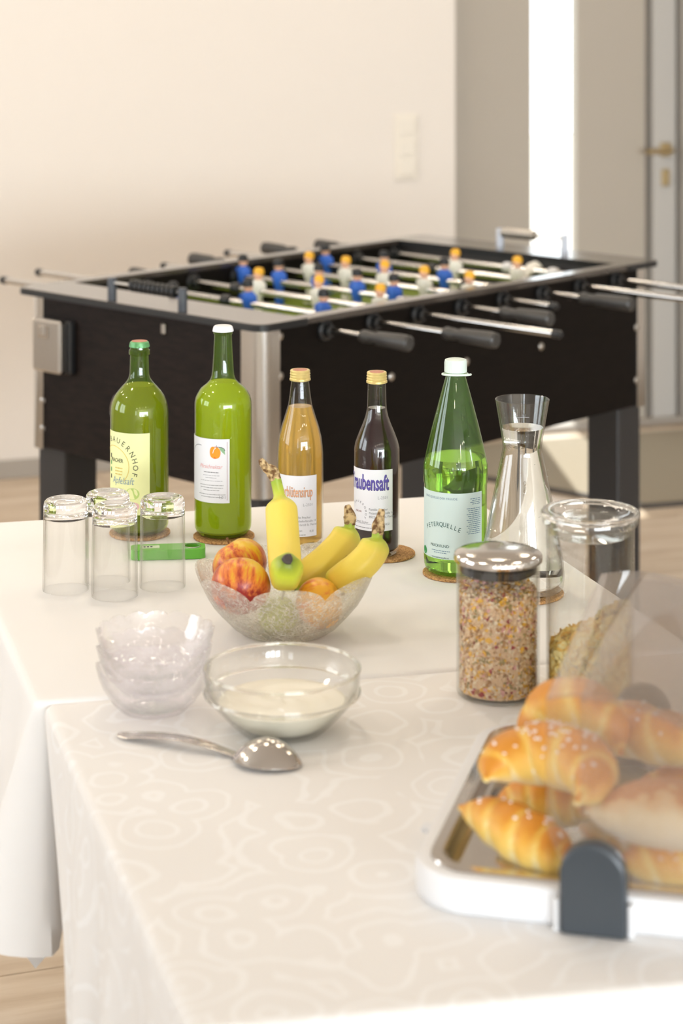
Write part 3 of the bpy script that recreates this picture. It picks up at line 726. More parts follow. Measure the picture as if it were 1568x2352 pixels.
def crown(parent, z, r, mat, top=None, h=.0085):
    mb = MB(); mb.lathe([(0, z + h), (r * .82, z + h), (r * .95, z + h - .0015), (r, z + h * .4), (r * 1.03, z + .0004), (r * .9, z)], 42, mod=lambda rr, zz, a, k: (rr * (1 + (.03 * math.cos(21 * a) if k >= 3 else 0)), zz))
    o = mb.build('crown_cap', mat, parent)
    if top:
        mb = MB(); mb.lathe([(0, z + h + .0003), (r * .8, z + h + .0003), (r * .8, z + h - .0003)], 32); mb.build('cap_print', top, o)
def screwcap(parent, z, r, h):
    P = [(r * .9, 0), (r * 1.05, .001), (r * 1.05, h * .22), (r * .97, h * .3), (r * 1.03, h * .42), (r * .97, h * .54), (r * 1.03, h * .66), (r * .97, h * .78), (r, h * .9), (r * .95, h), (0, h)]
    mb = MB(); mb.lathe([(a, z + b) for a, b in P], 40); o = mb.build('screw_cap', M['cap_gold'], parent)
    mb = MB(); mb.lathe([(0, z + h + .0003), (r * .72, z + h + .0003), (r * .72, z + h - .0003)], 32); mb.build('cap_print', M['cap_top'], o)
def shellprof(P): return [(0, P[0][1])] + P if P[0][0] > 1e-6 else P

# 1 apple juice
p = at(320, 1226); p.z = TZ + .0045; coaster(321, 1226, 'cork coaster under the bottle with the yellow label')
rows = [(1240, 48), (1236, 58), (1230, 64), (1222, 66.5), (1100, 66.8), (975, 66.5), (958, 65.5), (945, 63), (930, 57), (918, 49), (907, 39), (897, 30), (888, 24.5), (878, 22.3), (850, 21.5), (836, 21), (834, 24), (825, 24), (822, 21.5), (816, 21)]
P = prof(p, rows); z0 = P[0][1]; P = [(r, z - z0) for r, z in P]
b1 = thing('juice_bottle', 'tall green bottle with yellow label, crown capped in green, behind the tumblers', 'bottle', p, face(p))
mb = MB(); mb.lathe([(0, .003)] + P, 56); mb.build('bottle_glass', M['greenshell'], b1)
mb = MB(); mb.lathe(fluid(P, P[10][1] + .002), 56); mb.build('juice', M['juice1'], b1)
crown(b1, P[-1][1] - .001, 22.5 * p.y / F, M['cap_green'], M['cap_top'])
k = p.y / F; zz = lambda v: CZ - (v - V0) * k - p.z - z0
r1 = P[5][0]
L = Label(b1, r1, zz(1188), zz(1003), R(-82), R(20.5), M['paper_y'])
xa = lambda deg: R(deg) * L.r - L.ac * L.r
cx, cy = xa(-58.7), zz(1080) - L.zc
L.arc('BAUERNHOF', cx, cy, .0345, 105, -16, .0112, 'ink_dark', .95)
L.line([(cx + .0285 * math.cos(R(a)), cy + .0285 * math.sin(R(a))) for a in range(150, -46, -5)], .0010, 'ink_gold')
L.text('PRACHER', xa(-33), zz(1071) - L.zc, .0078, 'ink_dark', .80, 'r', bold=.014)
for kk, inkk in enumerate(('ink_dark', 'ink_mid', 'ink_mid', 'ink_dark')): L.poly([(xa(-73), cy + .016 - kk * .010), (xa(-68), cy + .016 - kk * .010), (xa(-68), cy + .010 - kk * .010), (xa(-73), cy + .010 - kk * .010)], inkk)
for kk in range(3): L.words(xa(-54), xa(-35), zz(1084 + 7 * kk) - L.zc, .0016, 'ink_gold', 40 + kk)
L.text('Apfelsaft', xa(-10), zz(1119) - L.zc, .0140, 'ink_blue', .78, 'r', shear=.25)
L.ell(xa(-14), zz(1140) - L.zc, .0105, .0085, 'ink_lime'); L.ell(xa(-40), zz(1142) - L.zc, .012, .0085, 'ink_lime', .0001); L.ell(xa(-12), zz(1168) - L.zc, .009, .006, 'ink_rose', .0002)
L.done()

# 2 peach nectar
p = at(512, 1233); p.z = TZ + .0045; coaster(514, 1234, 'cork coaster under the bottle with a peach on its label')
rows = [(1250, 44), (1247, 55), (1241, 61), (1232, 64.5), (1220, 65.3), (1100, 65.3), (960, 65.3), (945, 65), (934, 62.4), (923, 56.5), (914, 50), (904, 37), (896, 30), (886, 26), (870, 24.4), (830, 21.8), (800, 20.3), (792, 20), (790, 22), (783, 22)]
P = prof(p, rows); z0 = P[0][1]; P = [(r, z - z0) for r, z in P]; k = p.y / F; zz = lambda v: CZ - (v - V0) * k - p.z - z0
b2 = thing('juice_bottle', 'tall green bottle of cloudy nectar with peach picture on its white label, white crown cap', 'bottle', p, face(p))
mb = MB(); mb.lathe([(0, .003)] + P, 56); mb.build('bottle_glass', M['greenshell'], b2)
mb = MB(); mb.lathe(fluid(P, zz(899)), 56); mb.build('juice', M['juice2'], b2)
crown(b2, zz(785), 23 * k, M['cap_white'])
L = Label(b2, P[5][0], zz(1164), zz(1019), R(-92), R(13), M['paper'])
hx, hy = L.w / 2, L.h / 2
L.line([(-hx + .003, hy - .004), (hx - .0035, hy - .004), (hx - .0035, -hy + .004), (-hx + .003, -hy + .004), (-hx + .003, hy - .004)], .0007, 'ink_red')
ax, ay = hx - .021, hy - .0195
L.ell(ax, ay, .0080, .0088, 'ink_apricot2'); L.ell(ax - .0035, ay + .0005, .0046, .0082, 'ink_apricot', .0002); L.ell(ax + .003, ay - .0003, .0048, .0078, 'ink_apricot', .00025)
L.line([(ax - .0035, ay - .001), (ax - .002, ay + .004), (ax + .0012, ay + .0075)], .0009, 'paper', .0003); L.line([(ax + .0015, ay + .0078), (ax + .0022, ay + .0108)], .0007, 'ink_navy', .0003)
L.poly([(ax + .0055, ay + .0078), (ax + .010, ay + .0074), (ax + .0138, ay + .004), (ax + .0145, ay - .003), (ax + .0105, ay + .0005), (ax + .0075, ay + .004)], 'ink_leaf', .0002)
L.line([(ax + .003, ay + .0085), (ax + .0085, ay + .0078), (ax + .0125, ay + .0065), (ax + .0143, ay + .003)], .0008, 'ink_navy', .0003)
L.line([(ax - .0275 + .02 * math.cos(R(a)), ay - .011 + .02 * math.sin(R(a))) for a in range(165, 72, -8)], .0012, 'ink_pale')
L.text('Pfirsichnektar', hx - .0285, hy - .0425, .0082, 'ink_pink', .80, shear=.3)
cxm = hx - .0275
for kk, (w, dy, h, ink) in enumerate(((.024, .050, .0015, 'ink_grey'), (.026, .0545, .001, 'ink_pale'), (.018, .058, .001, 'ink_pale'), (.036, .0622, .001, 'ink_pale'), (.038, .0685, .001, 'ink_grey'), (.036, .0722, .001, 'ink_grey'), (.025, .0758, .001, 'ink_grey'), (.043, .0818, .001, 'ink_grey'), (.034, .0855, .001, 'ink_grey'))):
    L.words(cxm - w / 2, cxm + w / 2, hy - dy + .002, h * .7, ink, kk)
L.text('1,0 l', hx - .0105, -hy + .0065, .0058, 'ink_grey')
L.done()

# 3 elderflower syrup
p = at(689, 1250)
rows = [(1259, 36), (1257, 45), (1251, 50), (1243, 52.8), (1230, 53.2), (1120, 53.2), (1050, 53), (1033, 52), (1010, 49), (987, 43), (964, 35.5), (938, 27.5), (915, 24), (890, 21), (884, 20.5)]
P = prof(p, rows); z0 = P[0][1]; P = [(r, z - z0) for r, z in P]; k = p.y / F; zz = lambda v: CZ - (v - V0) * k - p.z - z0; p.z += .0003
b3 = thing('syrup_bottle', 'clear bottle of golden syrup with white label and gold screw cap', 'bottle', p, face(p))
mb = MB(); mb.lathe([(0, .004)] + P, 56); mb.build('bottle_glass', M['cshell'], b3)
mb = MB(); mb.lathe(fluid(P, zz(941)), 56); mb.build('syrup', M['syrup'], b3)
screwcap(b3, zz(883), 23 * k, 25 * k)
L = Label(b3, P[5][0], zz(1228), zz(1090), R(-78), R(44), M['paper']); hx, hy = L.w / 2, L.h / 2
L.text('Holderblütensirup', hx - .0075, hy - .030, .0215, 'ink_shadow', .40, 'r', shear=.06, bold=.012, lift=.00012)
L.text('Holderblütensirup', hx - .0072, hy - .0298, .0215, 'ink_orange', .40, 'r', shear=.06, bold=.010, lift=.0002)
L.text('L-2501', hx - .0075, hy - .043, .0055, 'ink_pale', 1, 'r')
for kk, s in enumerate(('Familie Pracher', 'Petzelsdorfstraße 14', '8522 Groß St. Florian')): L.text(s, hx - .036, hy - .0605 - kk * .0052, .0044, 'ink_grey', .95, 'l')
L.text('aromat. Zucker,', hx - .022, hy - .079, .004, 'ink_grey', 1, 'r'); L.text('0,5l', hx - .006, -hy + .006, .0044, 'ink_grey', 1, 'r'); L.words(-hx + .01, hx - .018, -hy + .0025, .0009, 'ink_grey', 5)
L.done()

# 4 grape juice
p = at(865, 1277); p.z = TZ + .0045; coaster(879, 1274, 'cork coaster under the dark grape juice bottle', .0455)
rows = [(1287, 36), (1285, 45), (1278, 50), (1268, 52.2), (1250, 52.5), (1120, 52.5), (1045, 52), (1030, 48.5), (1010, 41), (990, 32.5), (972, 26), (955, 22.5), (930, 21.6), (905, 21), (898, 20.5)]
P = prof(p, rows); z0 = P[0][1]; P = [(r, z - z0) for r, z in P]; k = p.y / F; zz = lambda v: CZ - (v - V0) * k - p.z - z0
b4 = thing('juice_bottle', 'bottle of dark grape juice with violet lettering and gold screw cap', 'bottle', p, face(p))
mb = MB(); mb.lathe([(0, .004)] + P, 56); mb.build('bottle_glass', M['cshell'], b4)
mb = MB(); mb.lathe(fluid(P, zz(953)), 56); mb.build('juice', M['grape'], b4)
screwcap(b4, zz(897), 23 * k, 26 * k)
L = Label(b4, P[5][0], zz(1224), zz(1085), R(-80), R(42.5), M['paper']); hx, hy = L.w / 2, L.h / 2
L.text('Traubensaft', hx - .0062, hy - .0284, .030, 'ink_shadow', .46, 'r', shear=.06, bold=.02, lift=.00012)
L.text('Traubensaft', hx - .0067, hy - .0278, .030, 'ink_violet', .46, 'r', shear=.06, bold=.02, lift=.0002)
L.text('L-2501', hx - .0085, hy - .0405, .0055, 'ink_pale', 1, 'r')
for kk, s in enumerate(('Familie Pracher', 'Petzelsdorfstraße 14', '8522 Groß St. Florian')): L.text(s, hx - .035, hy - .0565 - kk * .0052, .0046, 'ink_grey', .95, 'l')
L.arc('BAUERNHOF', hx - .054, hy - .06, .013, 128, -30, .0042, 'ink_grey')
L.text('PRACHER', hx - .053, hy - .0605, .0035, 'ink_red', .8)
L.text('natürl. Zucker', hx - .036, hy - .0745, .0036, 'ink_grey', 1, 'r'); L.words(-hx + .006, hx - .032, -hy + .0095, .0008, 'ink_pale', 8); L.words(-hx + .006, hx - .02, -hy + .004, .0009, 'ink_grey', 9); L.text('0,5l', hx - .006, -hy + .008, .0044, 'ink_grey', 1, 'r')
L.done()

# 5 mineral water
p = at(1046, 1317); p.z = TZ + .0045; coaster(1046, 1318, 'cork coaster under the green mineral water bottle', .045)
rows = [(1330, 52), (1327, 64), (1320, 70), (1310, 72.5), (1290, 73), (1283, 72), (1200, 72), (1130, 72), (1126, 73.6), (1105, 74), (1086, 74), (1078, 72.5), (1066, 69.5), (1030, 61.5), (990, 51.7), (952, 41.5), (915, 31.5), (885, 23), (878, 21), (874, 21)]
P = prof(p, rows); z0 = P[0][1]; P = [(r, z - z0) for r, z in P]; k = p.y / F; zz = lambda v: CZ - (v - V0) * k - p.z - z0
b5 = thing('water_bottle', 'cone shouldered green mineral water bottle with pale mint label', 'bottle', p, face(p))
mb = MB(); mb.lathe([(0, .005)] + P, 64); mb.build('bottle_glass', M['greenlight'], b5)
mb = MB(); mb.lathe(fluid(P, zz(1068), .002), 64); mb.build('water', M['gwater'], b5)
mb = MB(); z = zz(874); h = 29 * k; r = 25.5 * k
mb.lathe([(r * .9, z - .001), (r, z), (r * 1.0, z + h * .75), (r * .96, z + h * .95), (r * .85, z + h), (0, z + h)], 60, mod=lambda rr, q, a, kk: (rr * (1 + (.018 * math.cos(30 * a) if kk in (1, 2) else 0)), q)); cp = mb.build('bottle_cap', M['cap_mint'], b5)
mb = MB(); mb.tube([(1.18 * r * math.cos(a) + .003 * (a > 5.4), 1.1 * r * math.sin(a), z - .0035 - .0015 * math.sin(a)) for a in [2 * PI * q / 30 for q in range(2, 30)]], .0016, 8); mb.build('tether_ring', M['cap_mint'], cp)
L = Label(b5, P[6][0], zz(1288), zz(1137), R(-84), R(54.5), M['paper_b']); hx, hy = L.w / 2, L.h / 2
xa = lambda deg: R(deg) * L.r - L.ac * L.r
L.text('EINE QUELLE DER FREUDE', xa(-31), hy - .009, .0042, 'ink_blue', 1.05)
xm = xa(-27)
for kk, ch in enumerate('PETERQUELLE'):
    t = (kk - 5) / 5; V, Fc = text2d(ch, .0088, .85); mx = (min(q[0] for q in V) + max(q[0] for q in V)) / 2; rr = -t * .34
    L.put('ink_green', [(xm + t * .0245 + (x - mx) * math.cos(rr) - y * math.sin(rr), hy - .0455 - .0065 * t * t + (x - mx) * math.sin(rr) + y * math.cos(rr)) for x, y in V], Fc)
L.text('PRICKELND', xa(-31), hy - .0735, .0052, 'ink_green', 1.1); L.words(xa(-48), xa(-10), hy - .0785, .0009, 'ink_blue', 3); L.words(xa(-42), xa(-16), hy - .0812, .0009, 'ink_blue', 4); L.text('www.peterquelle.at', xa(-30), hy - .0885, .0034, 'ink_green', 1)
L.ell(xa(-72), hy - .083, .006, .0055, 'ink_mid')
for kk in range(4): L.words(xa(27) + .003 * (kk % 2), xa(50), hy - .008 - kk * .0024, .001, 'ink_blue', 60 + kk)
for kk in range(14): L.words(xa(20 + 5 * ((kk * 7) % 3) / 2), xa(50), hy - .021 - kk * .0026, .001, 'ink_blue', 70 + kk)
L.done()

# ------------------------------------------------------------------ carafe of water
p = at(1199, 1362); p.z = TZ + .0045; coaster(1200, 1364, 'cork coaster under the water carafe', .054)
rows = [(1376, 78), (1372, 90), (1364, 95), (1350, 96.5), (1335, 96.5), (1300, 93), (1226, 80.5), (1150, 65), (1100, 55), (1065, 47.5), (1050, 44.6), (1035, 46), (1003, 51.5), (970, 57), (939, 62.4)]
P = prof(p, rows); z0 = P[0][1]; P = [(r, z - z0) for r, z in P]; k = p.y / F; zz = lambda v: CZ - (v - V0) * k - p.z - z0
cf = thing('water_carafe', 'clear glass carafe with flared neck, filled with still bubbling water', 'carafe', p, face(p))
Pi = [(r - .0018, z) for r, z in P[::-1]]; Pi = [q for q in Pi if q[1] > .012] + [(P[3][0] - .006, .010), (0, .010)]
mb = MB(); mb.lathe([(0, .001)] + P + [(P[-1][0] - .0006, P[-1][1] + .0008)] + Pi, 64); mb.build('carafe_glass', M['shell'], cf)
mb = MB(); mb.lathe(fluid(P, zz(1003), .002, .0105), 64); mb.build('water', M['water'], cf)
mb = MB()
for q in range(170):
    zq = random.uniform(.02, zz(1010)); rr = [r for r, z in P if z < zq][-1] - .0035; a = random.uniform(0, 2 * PI)
    s = random.uniform(.0002, .00045); mb.lathe([(0, -s), (s * .8, -s * .5), (s * .8, s * .5), (0, s)], 5, (rr * math.cos(a), rr * math.sin(a), zq))
tag(mb.build('bubbles', M['white'], cf), kind='stuff')
class FlatCone(Label): pass
r_ = P[-2][0] + .0003
mk = MB()
for s_, x_, y_, sz in (('0,1', 0, zz(967), .0045),):
    V, Fc = text2d(s_, sz); mk.add([(r_ * math.sin(x / r_), -r_ * math.cos(x / r_) - (y) * .1, y_ + y) for x, y in V], Fc)
mk.add([(r_ * math.sin(x / r_) * .99, -r_ * math.cos(x / r_) * .99, zz(967) - .0015 + y) for x in (-.009, 0, .009) for y in (0, .0006)], [(0, 2, 3, 1), (2, 4, 5, 3)])
mk.build('fill_mark', M['ink_pale'], cf, smooth=0)

# ------------------------------------------------------------------ upside-down tumblers
def tumbler(u, v, label):
    p = at(u, v); t = thing('tumbler', label, 'glass', (p.x, p.y, TZ + .0004), 0, 'tumblers standing upside down'); return t
TW = [(.0289, .0004), (.0296, 0), (.0306, .0004), (.0307, .002), (.0302, .05), (.02965, .0958), (.0274, .0958), (.0277, .08), (.0284, .04)]
TB = [(0, .1040), (.016, .1040), (.0235, .1030), (.0262, .1005), (.0274, .0960), (.02965, .0960), (.0296, .100), (.0294, .112), (.0284, .1165), (.0262, .1192), (.0240, .1200), (.0215, .1196), (.0180, .1180), (.010, .1172), (0, .1170)]
tum = None
for u, v, l in ((247, 1335, 'upside down clear tumbler right in front of the bottle with the yellow label'), (373, 1347, 'upside down clear tumbler in front of the green bottle opener'),
                (151, 1354, 'upside down clear tumbler standing outermost, farthest from the fruit bowl'), (263.5, 1368, 'upside down clear tumbler nearest to the stacked dessert bowls')):
    t = tumbler(u, v, l)
    if tum is None:
        mb = MB(); mb.lathe(TW, 56, close=True); tum = mb.build('tumbler_wall', M['tumblerwall'], t, smooth=50)
        mb = MB(); mb.lathe(TB, 56); tub = mb.build('thick_base', M['glass'], t, smooth=50)
    else: share(tum, t); share(tub, t)

# ------------------------------------------------------------------ bottle opener
p = at(386, 1279); t = thing('bottle_opener', 'green plastic bottle opener lying behind the tumblers', 'bottle opener', (p.x, p.y, TZ + .0004), R(6))
mb = MB(); outer = rrect(-.052, -.0165, .052, .0165, .009, 6); 
hole = [(.034 + .0115 * math.cos(2 * PI * q / 28), .0105 * math.sin(2 * PI * q / 28)) for q in range(28)]
bm = bmesh.new()
def loop(pts, z): return [bm.verts.new((x, y, z)) for x, y in pts]
lo, li = loop(outer, 0), loop(hole, 0); eds = []
for Lp in (lo, li):
    for a, b in zip(Lp, Lp[1:] + Lp[:1]): eds.append(bm.edges.new((a, b)))
bmesh.ops.triangle_fill(bm, use_beauty=True, edges=eds)
g = bmesh.ops.extrude_face_region(bm, geom=bm.faces[:]); bmesh.ops.translate(bm, verts=[q for q in g['geom'] if isinstance(q, bmesh.types.BMVert)], vec=(0, 0, .014))
me = bpy.data.meshes.new('opener_body'); bmesh.ops.recalc_face_normals(bm, faces=bm.faces); bm.to_mesh(me); bm.free(); me.materials.append(M['opener'])
ob = bpy.data.objects.new('opener_body', me); COL.objects.link(ob); ob.parent = t; bv = ob.modifiers.new('b', 'BEVEL'); bv.width = .002; bv.segments = 2; bv.limit_method = 'ANGLE'
mb = MB(); mb.lathe([(.0100, .008), (.0120, .009), (.0120, .0146), (.0108, .0150)], 28, (.034, 0, 0)); mb.build('steel_edge', M['steelb'], t)
mb = MB(); mb.prism(rrect(-.036, -.007, -.012, .006, .001, 2), .0141, .0146); mb.build('sticker', pmat('opener_sticker', lin(206, 222, 190), .5), t)
mb = MB()
for q in range(3): mb.box((-.033 + q * .0048, -.0005, .0147), (.003, .006, .0003))
mb.build('sticker_print', M['ink_navy'], t)

# ------------------------------------------------------------------ fruit bowl
fp = at(655, 1450); fb = thing('fruit_bowl', 'large textured glass bowl with petal rim, full of fruit', 'bowl', (fp.x, fp.y, TZ + .0004), face(fp))
NLb = 7
def petal(a, amp):
    x = (a * NLb / (2 * PI) + .215) % 1.0; return amp * (abs(math.sin(PI * x)) ** .55 - .75)
def fmod(r, z, a, k):
    w = max(0, (z - .02) / .06); return r * (1 + petal(a, .075) * w), z + petal(a, .020) * w
FO = [(.0001, .004), (.045, .003), (.050, 0), (.056, .002), (.066, .009), (.080, .024), (.092, .040), (.101, .056), (.107, .068), (.111, .0765)]
FI = [(.1085, .0775), (.1045, .068), (.098, .056), (.089, .040), (.077, .026), (.063, .013), (.050, .0075), (.0001, .0075)]
mb = MB(); mb.lathe(FO + FI, 98, mod=fmod); mb.build('bowl_glass', M['iceglass'], fb, smooth=60)
def apple(u, v, Y, r, mat, label, tilt=(0, 0), name='apple', spin=0, sq=.9, dimple=True):
    X = (u - 784) / F * Y; z = CZ - (v - V0) * Y / F
    t = thing(name, label, 'fruit', (X, Y, z)); t.rotation_euler = (R(tilt[0]), R(tilt[1]), spin)
    P = []
    for q in range(25):
        a = -PI / 2 + PI * q / 24; c, s = math.cos(a), math.sin(a)
        rr = r * c * (1 + .03 * s); zz_ = r * sq * s
        if dimple: zz_ -= r * .22 * math.exp(-(c / .22) ** 2) * (1 if s > 0 else -.5)
        P.append((max(rr, 0), zz_))
    P[0] = (0, P[0][1]); P[-1] = (0, P[-1][1])
    mb = MB(); mb.lathe(P, 40, mod=lambda q, z_, a, k: (q * (1 + .018 * math.cos(5 * a)), z_)); mb.build('skin', mat, t, smooth=80)
    zt = P[-1][1]; mb = MB(); mb.tube([(0, 0, zt - .002), (.001, 0, zt + .006), (.003, .001, zt + .013)], [.0014, .0012, .0018], 8); mb.build('stem', M['stem'], t)
    return t
apple(551, 1297, 2.632, .0350, M['apple'], 'yellow and red apple at the back of the fruit bowl', (-28, -20), spin=.6)
apple(552, 1346, 2.556, .0366, M['apple'], 'red streaked apple at the front of the fruit bowl', (-42, 12), spin=.15)
apple(732, 1385, 2.563, .0310, M['nectarine'], 'orange yellow apple with red cheek below the bananas in the bowl', (-20, 62), spin=-.5)
apple(638, 1412, 2.585, .0255, M['greenapple'], 'yellow green apple lowest in the fruit bowl, under the upright banana', (10, 10), spin=1)
def pt(u, v, Y): return ((u - 784) / F * Y, Y, CZ - (v - V0) * Y / F)
def banana(label, path, rmax, stem, tip=True, roll=0, t0=.10):
    C = bez(path, 40); o = Vector(path[len(path) // 2]); t = thing('banana', label, 'fruit', o)
    def rad(x):
        a = min(1, max(0, (x - t0) / .13)); b = min(1, max(0, (1 - x) / .14)); s = lambda q: math.sin(q * PI / 2)
        return rmax * (.36 + .64 * s(a)) * (.34 + .66 * s(b) ** .8) * (.95 + .05 * math.sin(x * PI))
    mb = MB(); mb.tube([c - o for c in C], [rad(q / 39) for q in range(40)], 25, sect=lambda a, q: 1 + .045 * math.cos(5 * a), roll=roll); mb.build('peel', M['banana'], t, smooth=60, attr=True)
    d = (C[0] - C[1]).normalized(); s0 = C[0] - o
    mb = MB(); pts = [s0 - d * .002] + [Vector(q) - o for q in stem]; n = len(pts)
    mb.tube(bez(pts, 12), [rmax * ((.36, .37, .40, .42, .40, .36, .32, .29, .26, .24, .22, .15)[q]) for q in range(12)], 9, sect=lambda a, q: 1 + .10 * math.sin(3 * a + 3 * q)); mb.build('stem', M['stemcut'], t, smooth=40)
    e = C[-1] - o; d = (C[-1] - C[-2]).normalized()
    mb = MB(); mb.tube([e - d * .001, e + d * .003, e + d * .0055], [.0062, .0066, .0045], 9, sect=lambda a, q: 1 + .1 * math.cos(3 * a)); mb.build('blossom_tip', M['btip'], t)
    return t
banana('upright yellow banana rising above the fruit bowl with its tip turned forward', [pt(632, 1098, 2.66), pt(640, 1135, 2.655), pt(645, 1170, 2.645), pt(648, 1220, 2.62), pt(652, 1275, 2.585), pt(655, 1318, 2.545), pt(658, 1310, 2.50), pt(660, 1286, 2.478)], .0203, [pt(625, 1082, 2.66), pt(612, 1075, 2.655), pt(598, 1056, 2.65)], t0=.17)
banana('banana leaning right between the upright one and the outermost one', [pt(803, 1200, 2.67), pt(799, 1220, 2.668), pt(782, 1250, 2.66), pt(750, 1284, 2.648), pt(715, 1312, 2.638), pt(690, 1332, 2.632), pt(672, 1346, 2.63)], .0195, [pt(804, 1185, 2.67), pt(800, 1172, 2.67), pt(797, 1160, 2.672)], roll=.4, t0=.10)
banana('outermost banana leaning over the rim of the bowl towards the grape juice', [pt(866, 1222, 2.60), pt(863, 1245, 2.598), pt(848, 1275, 2.592), pt(822, 1302, 2.588), pt(795, 1322, 2.594), pt(780, 1333, 2.600), pt(768, 1342, 2.606)], .0195, [pt(870, 1206, 2.60), pt(874, 1188, 2.60), pt(877, 1169, 2.602)], roll=.1, t0=.10)

# ------------------------------------------------------------------ stacked dessert bowls
sp = at(353, 1624); k = sp.y / F
def dbowl(i, z, s, rot, label):
    t = thing('dessert_bowl', label, 'bowl', (sp.x + .0008 * i, sp.y, z), rot, 'stacked scalloped dessert bowls')
    N = 16
    def md(r, zq, a, kk):
        w = max(0, (zq - .012) / .034); sc = abs(math.cos(N * a / 2)) ** .6
        return r * (1 + .022 * w * (sc - .6)), zq + .0042 * w * (sc - .6)
    O = [(.0001, .003), (.028, .002), (.031, 0), (.036, .002), (.046, .012), (.055, .026), (.0605, .040), (.0625, .049)]
    I = [(.0600, .0495), (.0578, .040), (.0525, .027), (.0435, .0145), (.034, .006), (.0001, .0055)]
    mb = MB(); mb.lathe([(r * s, q * s) for r, q in O + I], 128, mod=md); mb.build('bowl_glass', M['frost'], t, smooth=60)
dbowl(0, TZF + .0004, 1.02, 0, 'frosted scalloped dessert bowl at the bottom of its stack')
dbowl(1, TZF + .0215, 1.02, .13, 'frosted scalloped dessert bowl in the middle of its stack')
dbowl(2, TZF + .0385, 1.04, .05, 'frosted scalloped dessert bowl on top of its stack')

# ------------------------------------------------------------------ yogurt bowl and spoon
p = at(648, 1677, TZF); k = p.y / F; yb = thing('yogurt_bowl', 'clear glass bowl with straight collar holding white yogurt', 'bowl', (p.x, p.y, TZF + .0004))
zz = lambda v: CZ - (v - V0) * k - TZF
O = [(.0001, .003), (90 * k, .002), (94 * k, .0002), (99 * k, .002), (118 * k, zz(1655)), (140 * k, zz(1632)), (158 * k, zz(1612)), (168 * k, zz(1598)), (174 * k, zz(1592)), (178 * k, zz(1589)), (179 * k, zz(1585)), (177 * k, zz(1580)), (178 * k, zz(1560)), (179.5 * k, zz(1537)), (179 * k, zz(1533))]
I = [(177 * k, zz(1533)), (175 * k, zz(1545)), (173.5 * k, zz(1582)), (166 * k, zz(1592)), (155 * k, zz(1607)), (137 * k, zz(1627)), (114 * k, zz(1650)), (96 * k, .0065), (.0001, .006)]
mb = MB(); mb.lathe(O + I, 80); mb.build('bowl_glass', M['bowlglass'], yb, smooth=40)
for rr_, zz_, tr_ in ((178 * k, zz(1534.5), .0017), (177.5 * k, zz(1588), .0019)):
    mb = MB(); mb.lathe([(rr_ + tr_ * math.cos(2 * PI * q / 10), zz_ + tr_ * math.sin(2 * PI * q / 10)) for q in range(10)], 80, close=True); mb.build('glass_rim', M['bowlreal'], yb, smooth=80)
Y_ = [(.0001, .0062), (95 * k, .0068), (113 * k, zz(1649)), (136 * k, zz(1626)), (146 * k, zz(1609)), (143 * k, zz(1607))]
rn = random.Random(3)
mb = MB(); top = zz(1607); nY = len(Y_)
mb.lathe(Y_ + [(r * k, top) for r in (130, 115, 100, 85, 70, 55, 40, 25, 10)] + [(0, top)], 64, mod=lambda r, z, a, kk: (r, z + (.0016 * math.sin(3 * a + r * 190) * min(1, (146 * k - r) / .02) if kk >= nY else 0)))
tag(mb.build('yogurt', M['yogurt']), 'smooth white yogurt filling the collared glass bowl', 'yogurt').location = (p.x, p.y, TZF + .0006)
# spoon, bowl downwards
a, b = at(272, 1683, TZF + .004), at(690, 1762, TZF + .002); dv = (b - a); Ls = math.hypot(dv.x, dv.y)
t = thing('serving_spoon', 'stainless steel serving spoon lying face down beside the yogurt bowl', 'spoon', (a.x, a.y, TZF + .0005), math.atan2(dv.y, dv.x))
mb = MB(); N = 60; vs = []; fs = []; 
for i in range(N + 1):
    x = Ls * i / N; q = i / N
    if q < .66:
        w = .0030 + .0082 * math.sin(min(1, (q + .02) / .10) * PI / 2) * (1 - .62 * max(0, (q - .1) / .56)); zc = .0015 + .007 * math.sin(max(0, min(1, (q - .05) / .60)) * PI) ** 1.0 ; cr = .0006; th = .0016
    else:
        e = (q - .66) / .34; w = .0034 + (.0285) * math.sin(min(1, e ** .8) * PI) ** .62 if 0 < e < 1 else .0022
        cr = .021 * math.sin(e * PI) ** .8 if 0 < e < 1 else 0; zc = .0015 + (.0028 * (1 - e)); th = .0012
    for j in range(13):
        s = -1 + 2 * j / 12; vs.append((x, s * w, zc + cr * (1 - abs(s) ** 2.2) + th))
    for j in range(13):
        s = -1 + 2 * j / 12; vs.append((x, s * w * .97, zc + cr * (1 - abs(s) ** 2.2)))
for i in range(N):
    A, B = i * 26, (i + 1) * 26
    for j in range(12): fs += [(A + j, B + j, B + j + 1, A + j + 1), (A + 13 + j, A + 14 + j, B + 14 + j, B + 13 + j)]
    fs += [(A, A + 13, B + 13, B), (A + 12, B + 12, B + 25, A + 25)]
fs += [tuple(range(13)) + tuple(range(25, 12, -1)), tuple(N * 26 + j for j in range(13)) + tuple(N * 26 + j for j in range(25, 12, -1))]
mb.add(vs, fs); sp_o = mb.build('spoon_body', M['steel'], t, smooth=50)
md = sp_o.modifiers.new('s', 'SUBSURF'); md.levels = 1; md.render_levels = 1

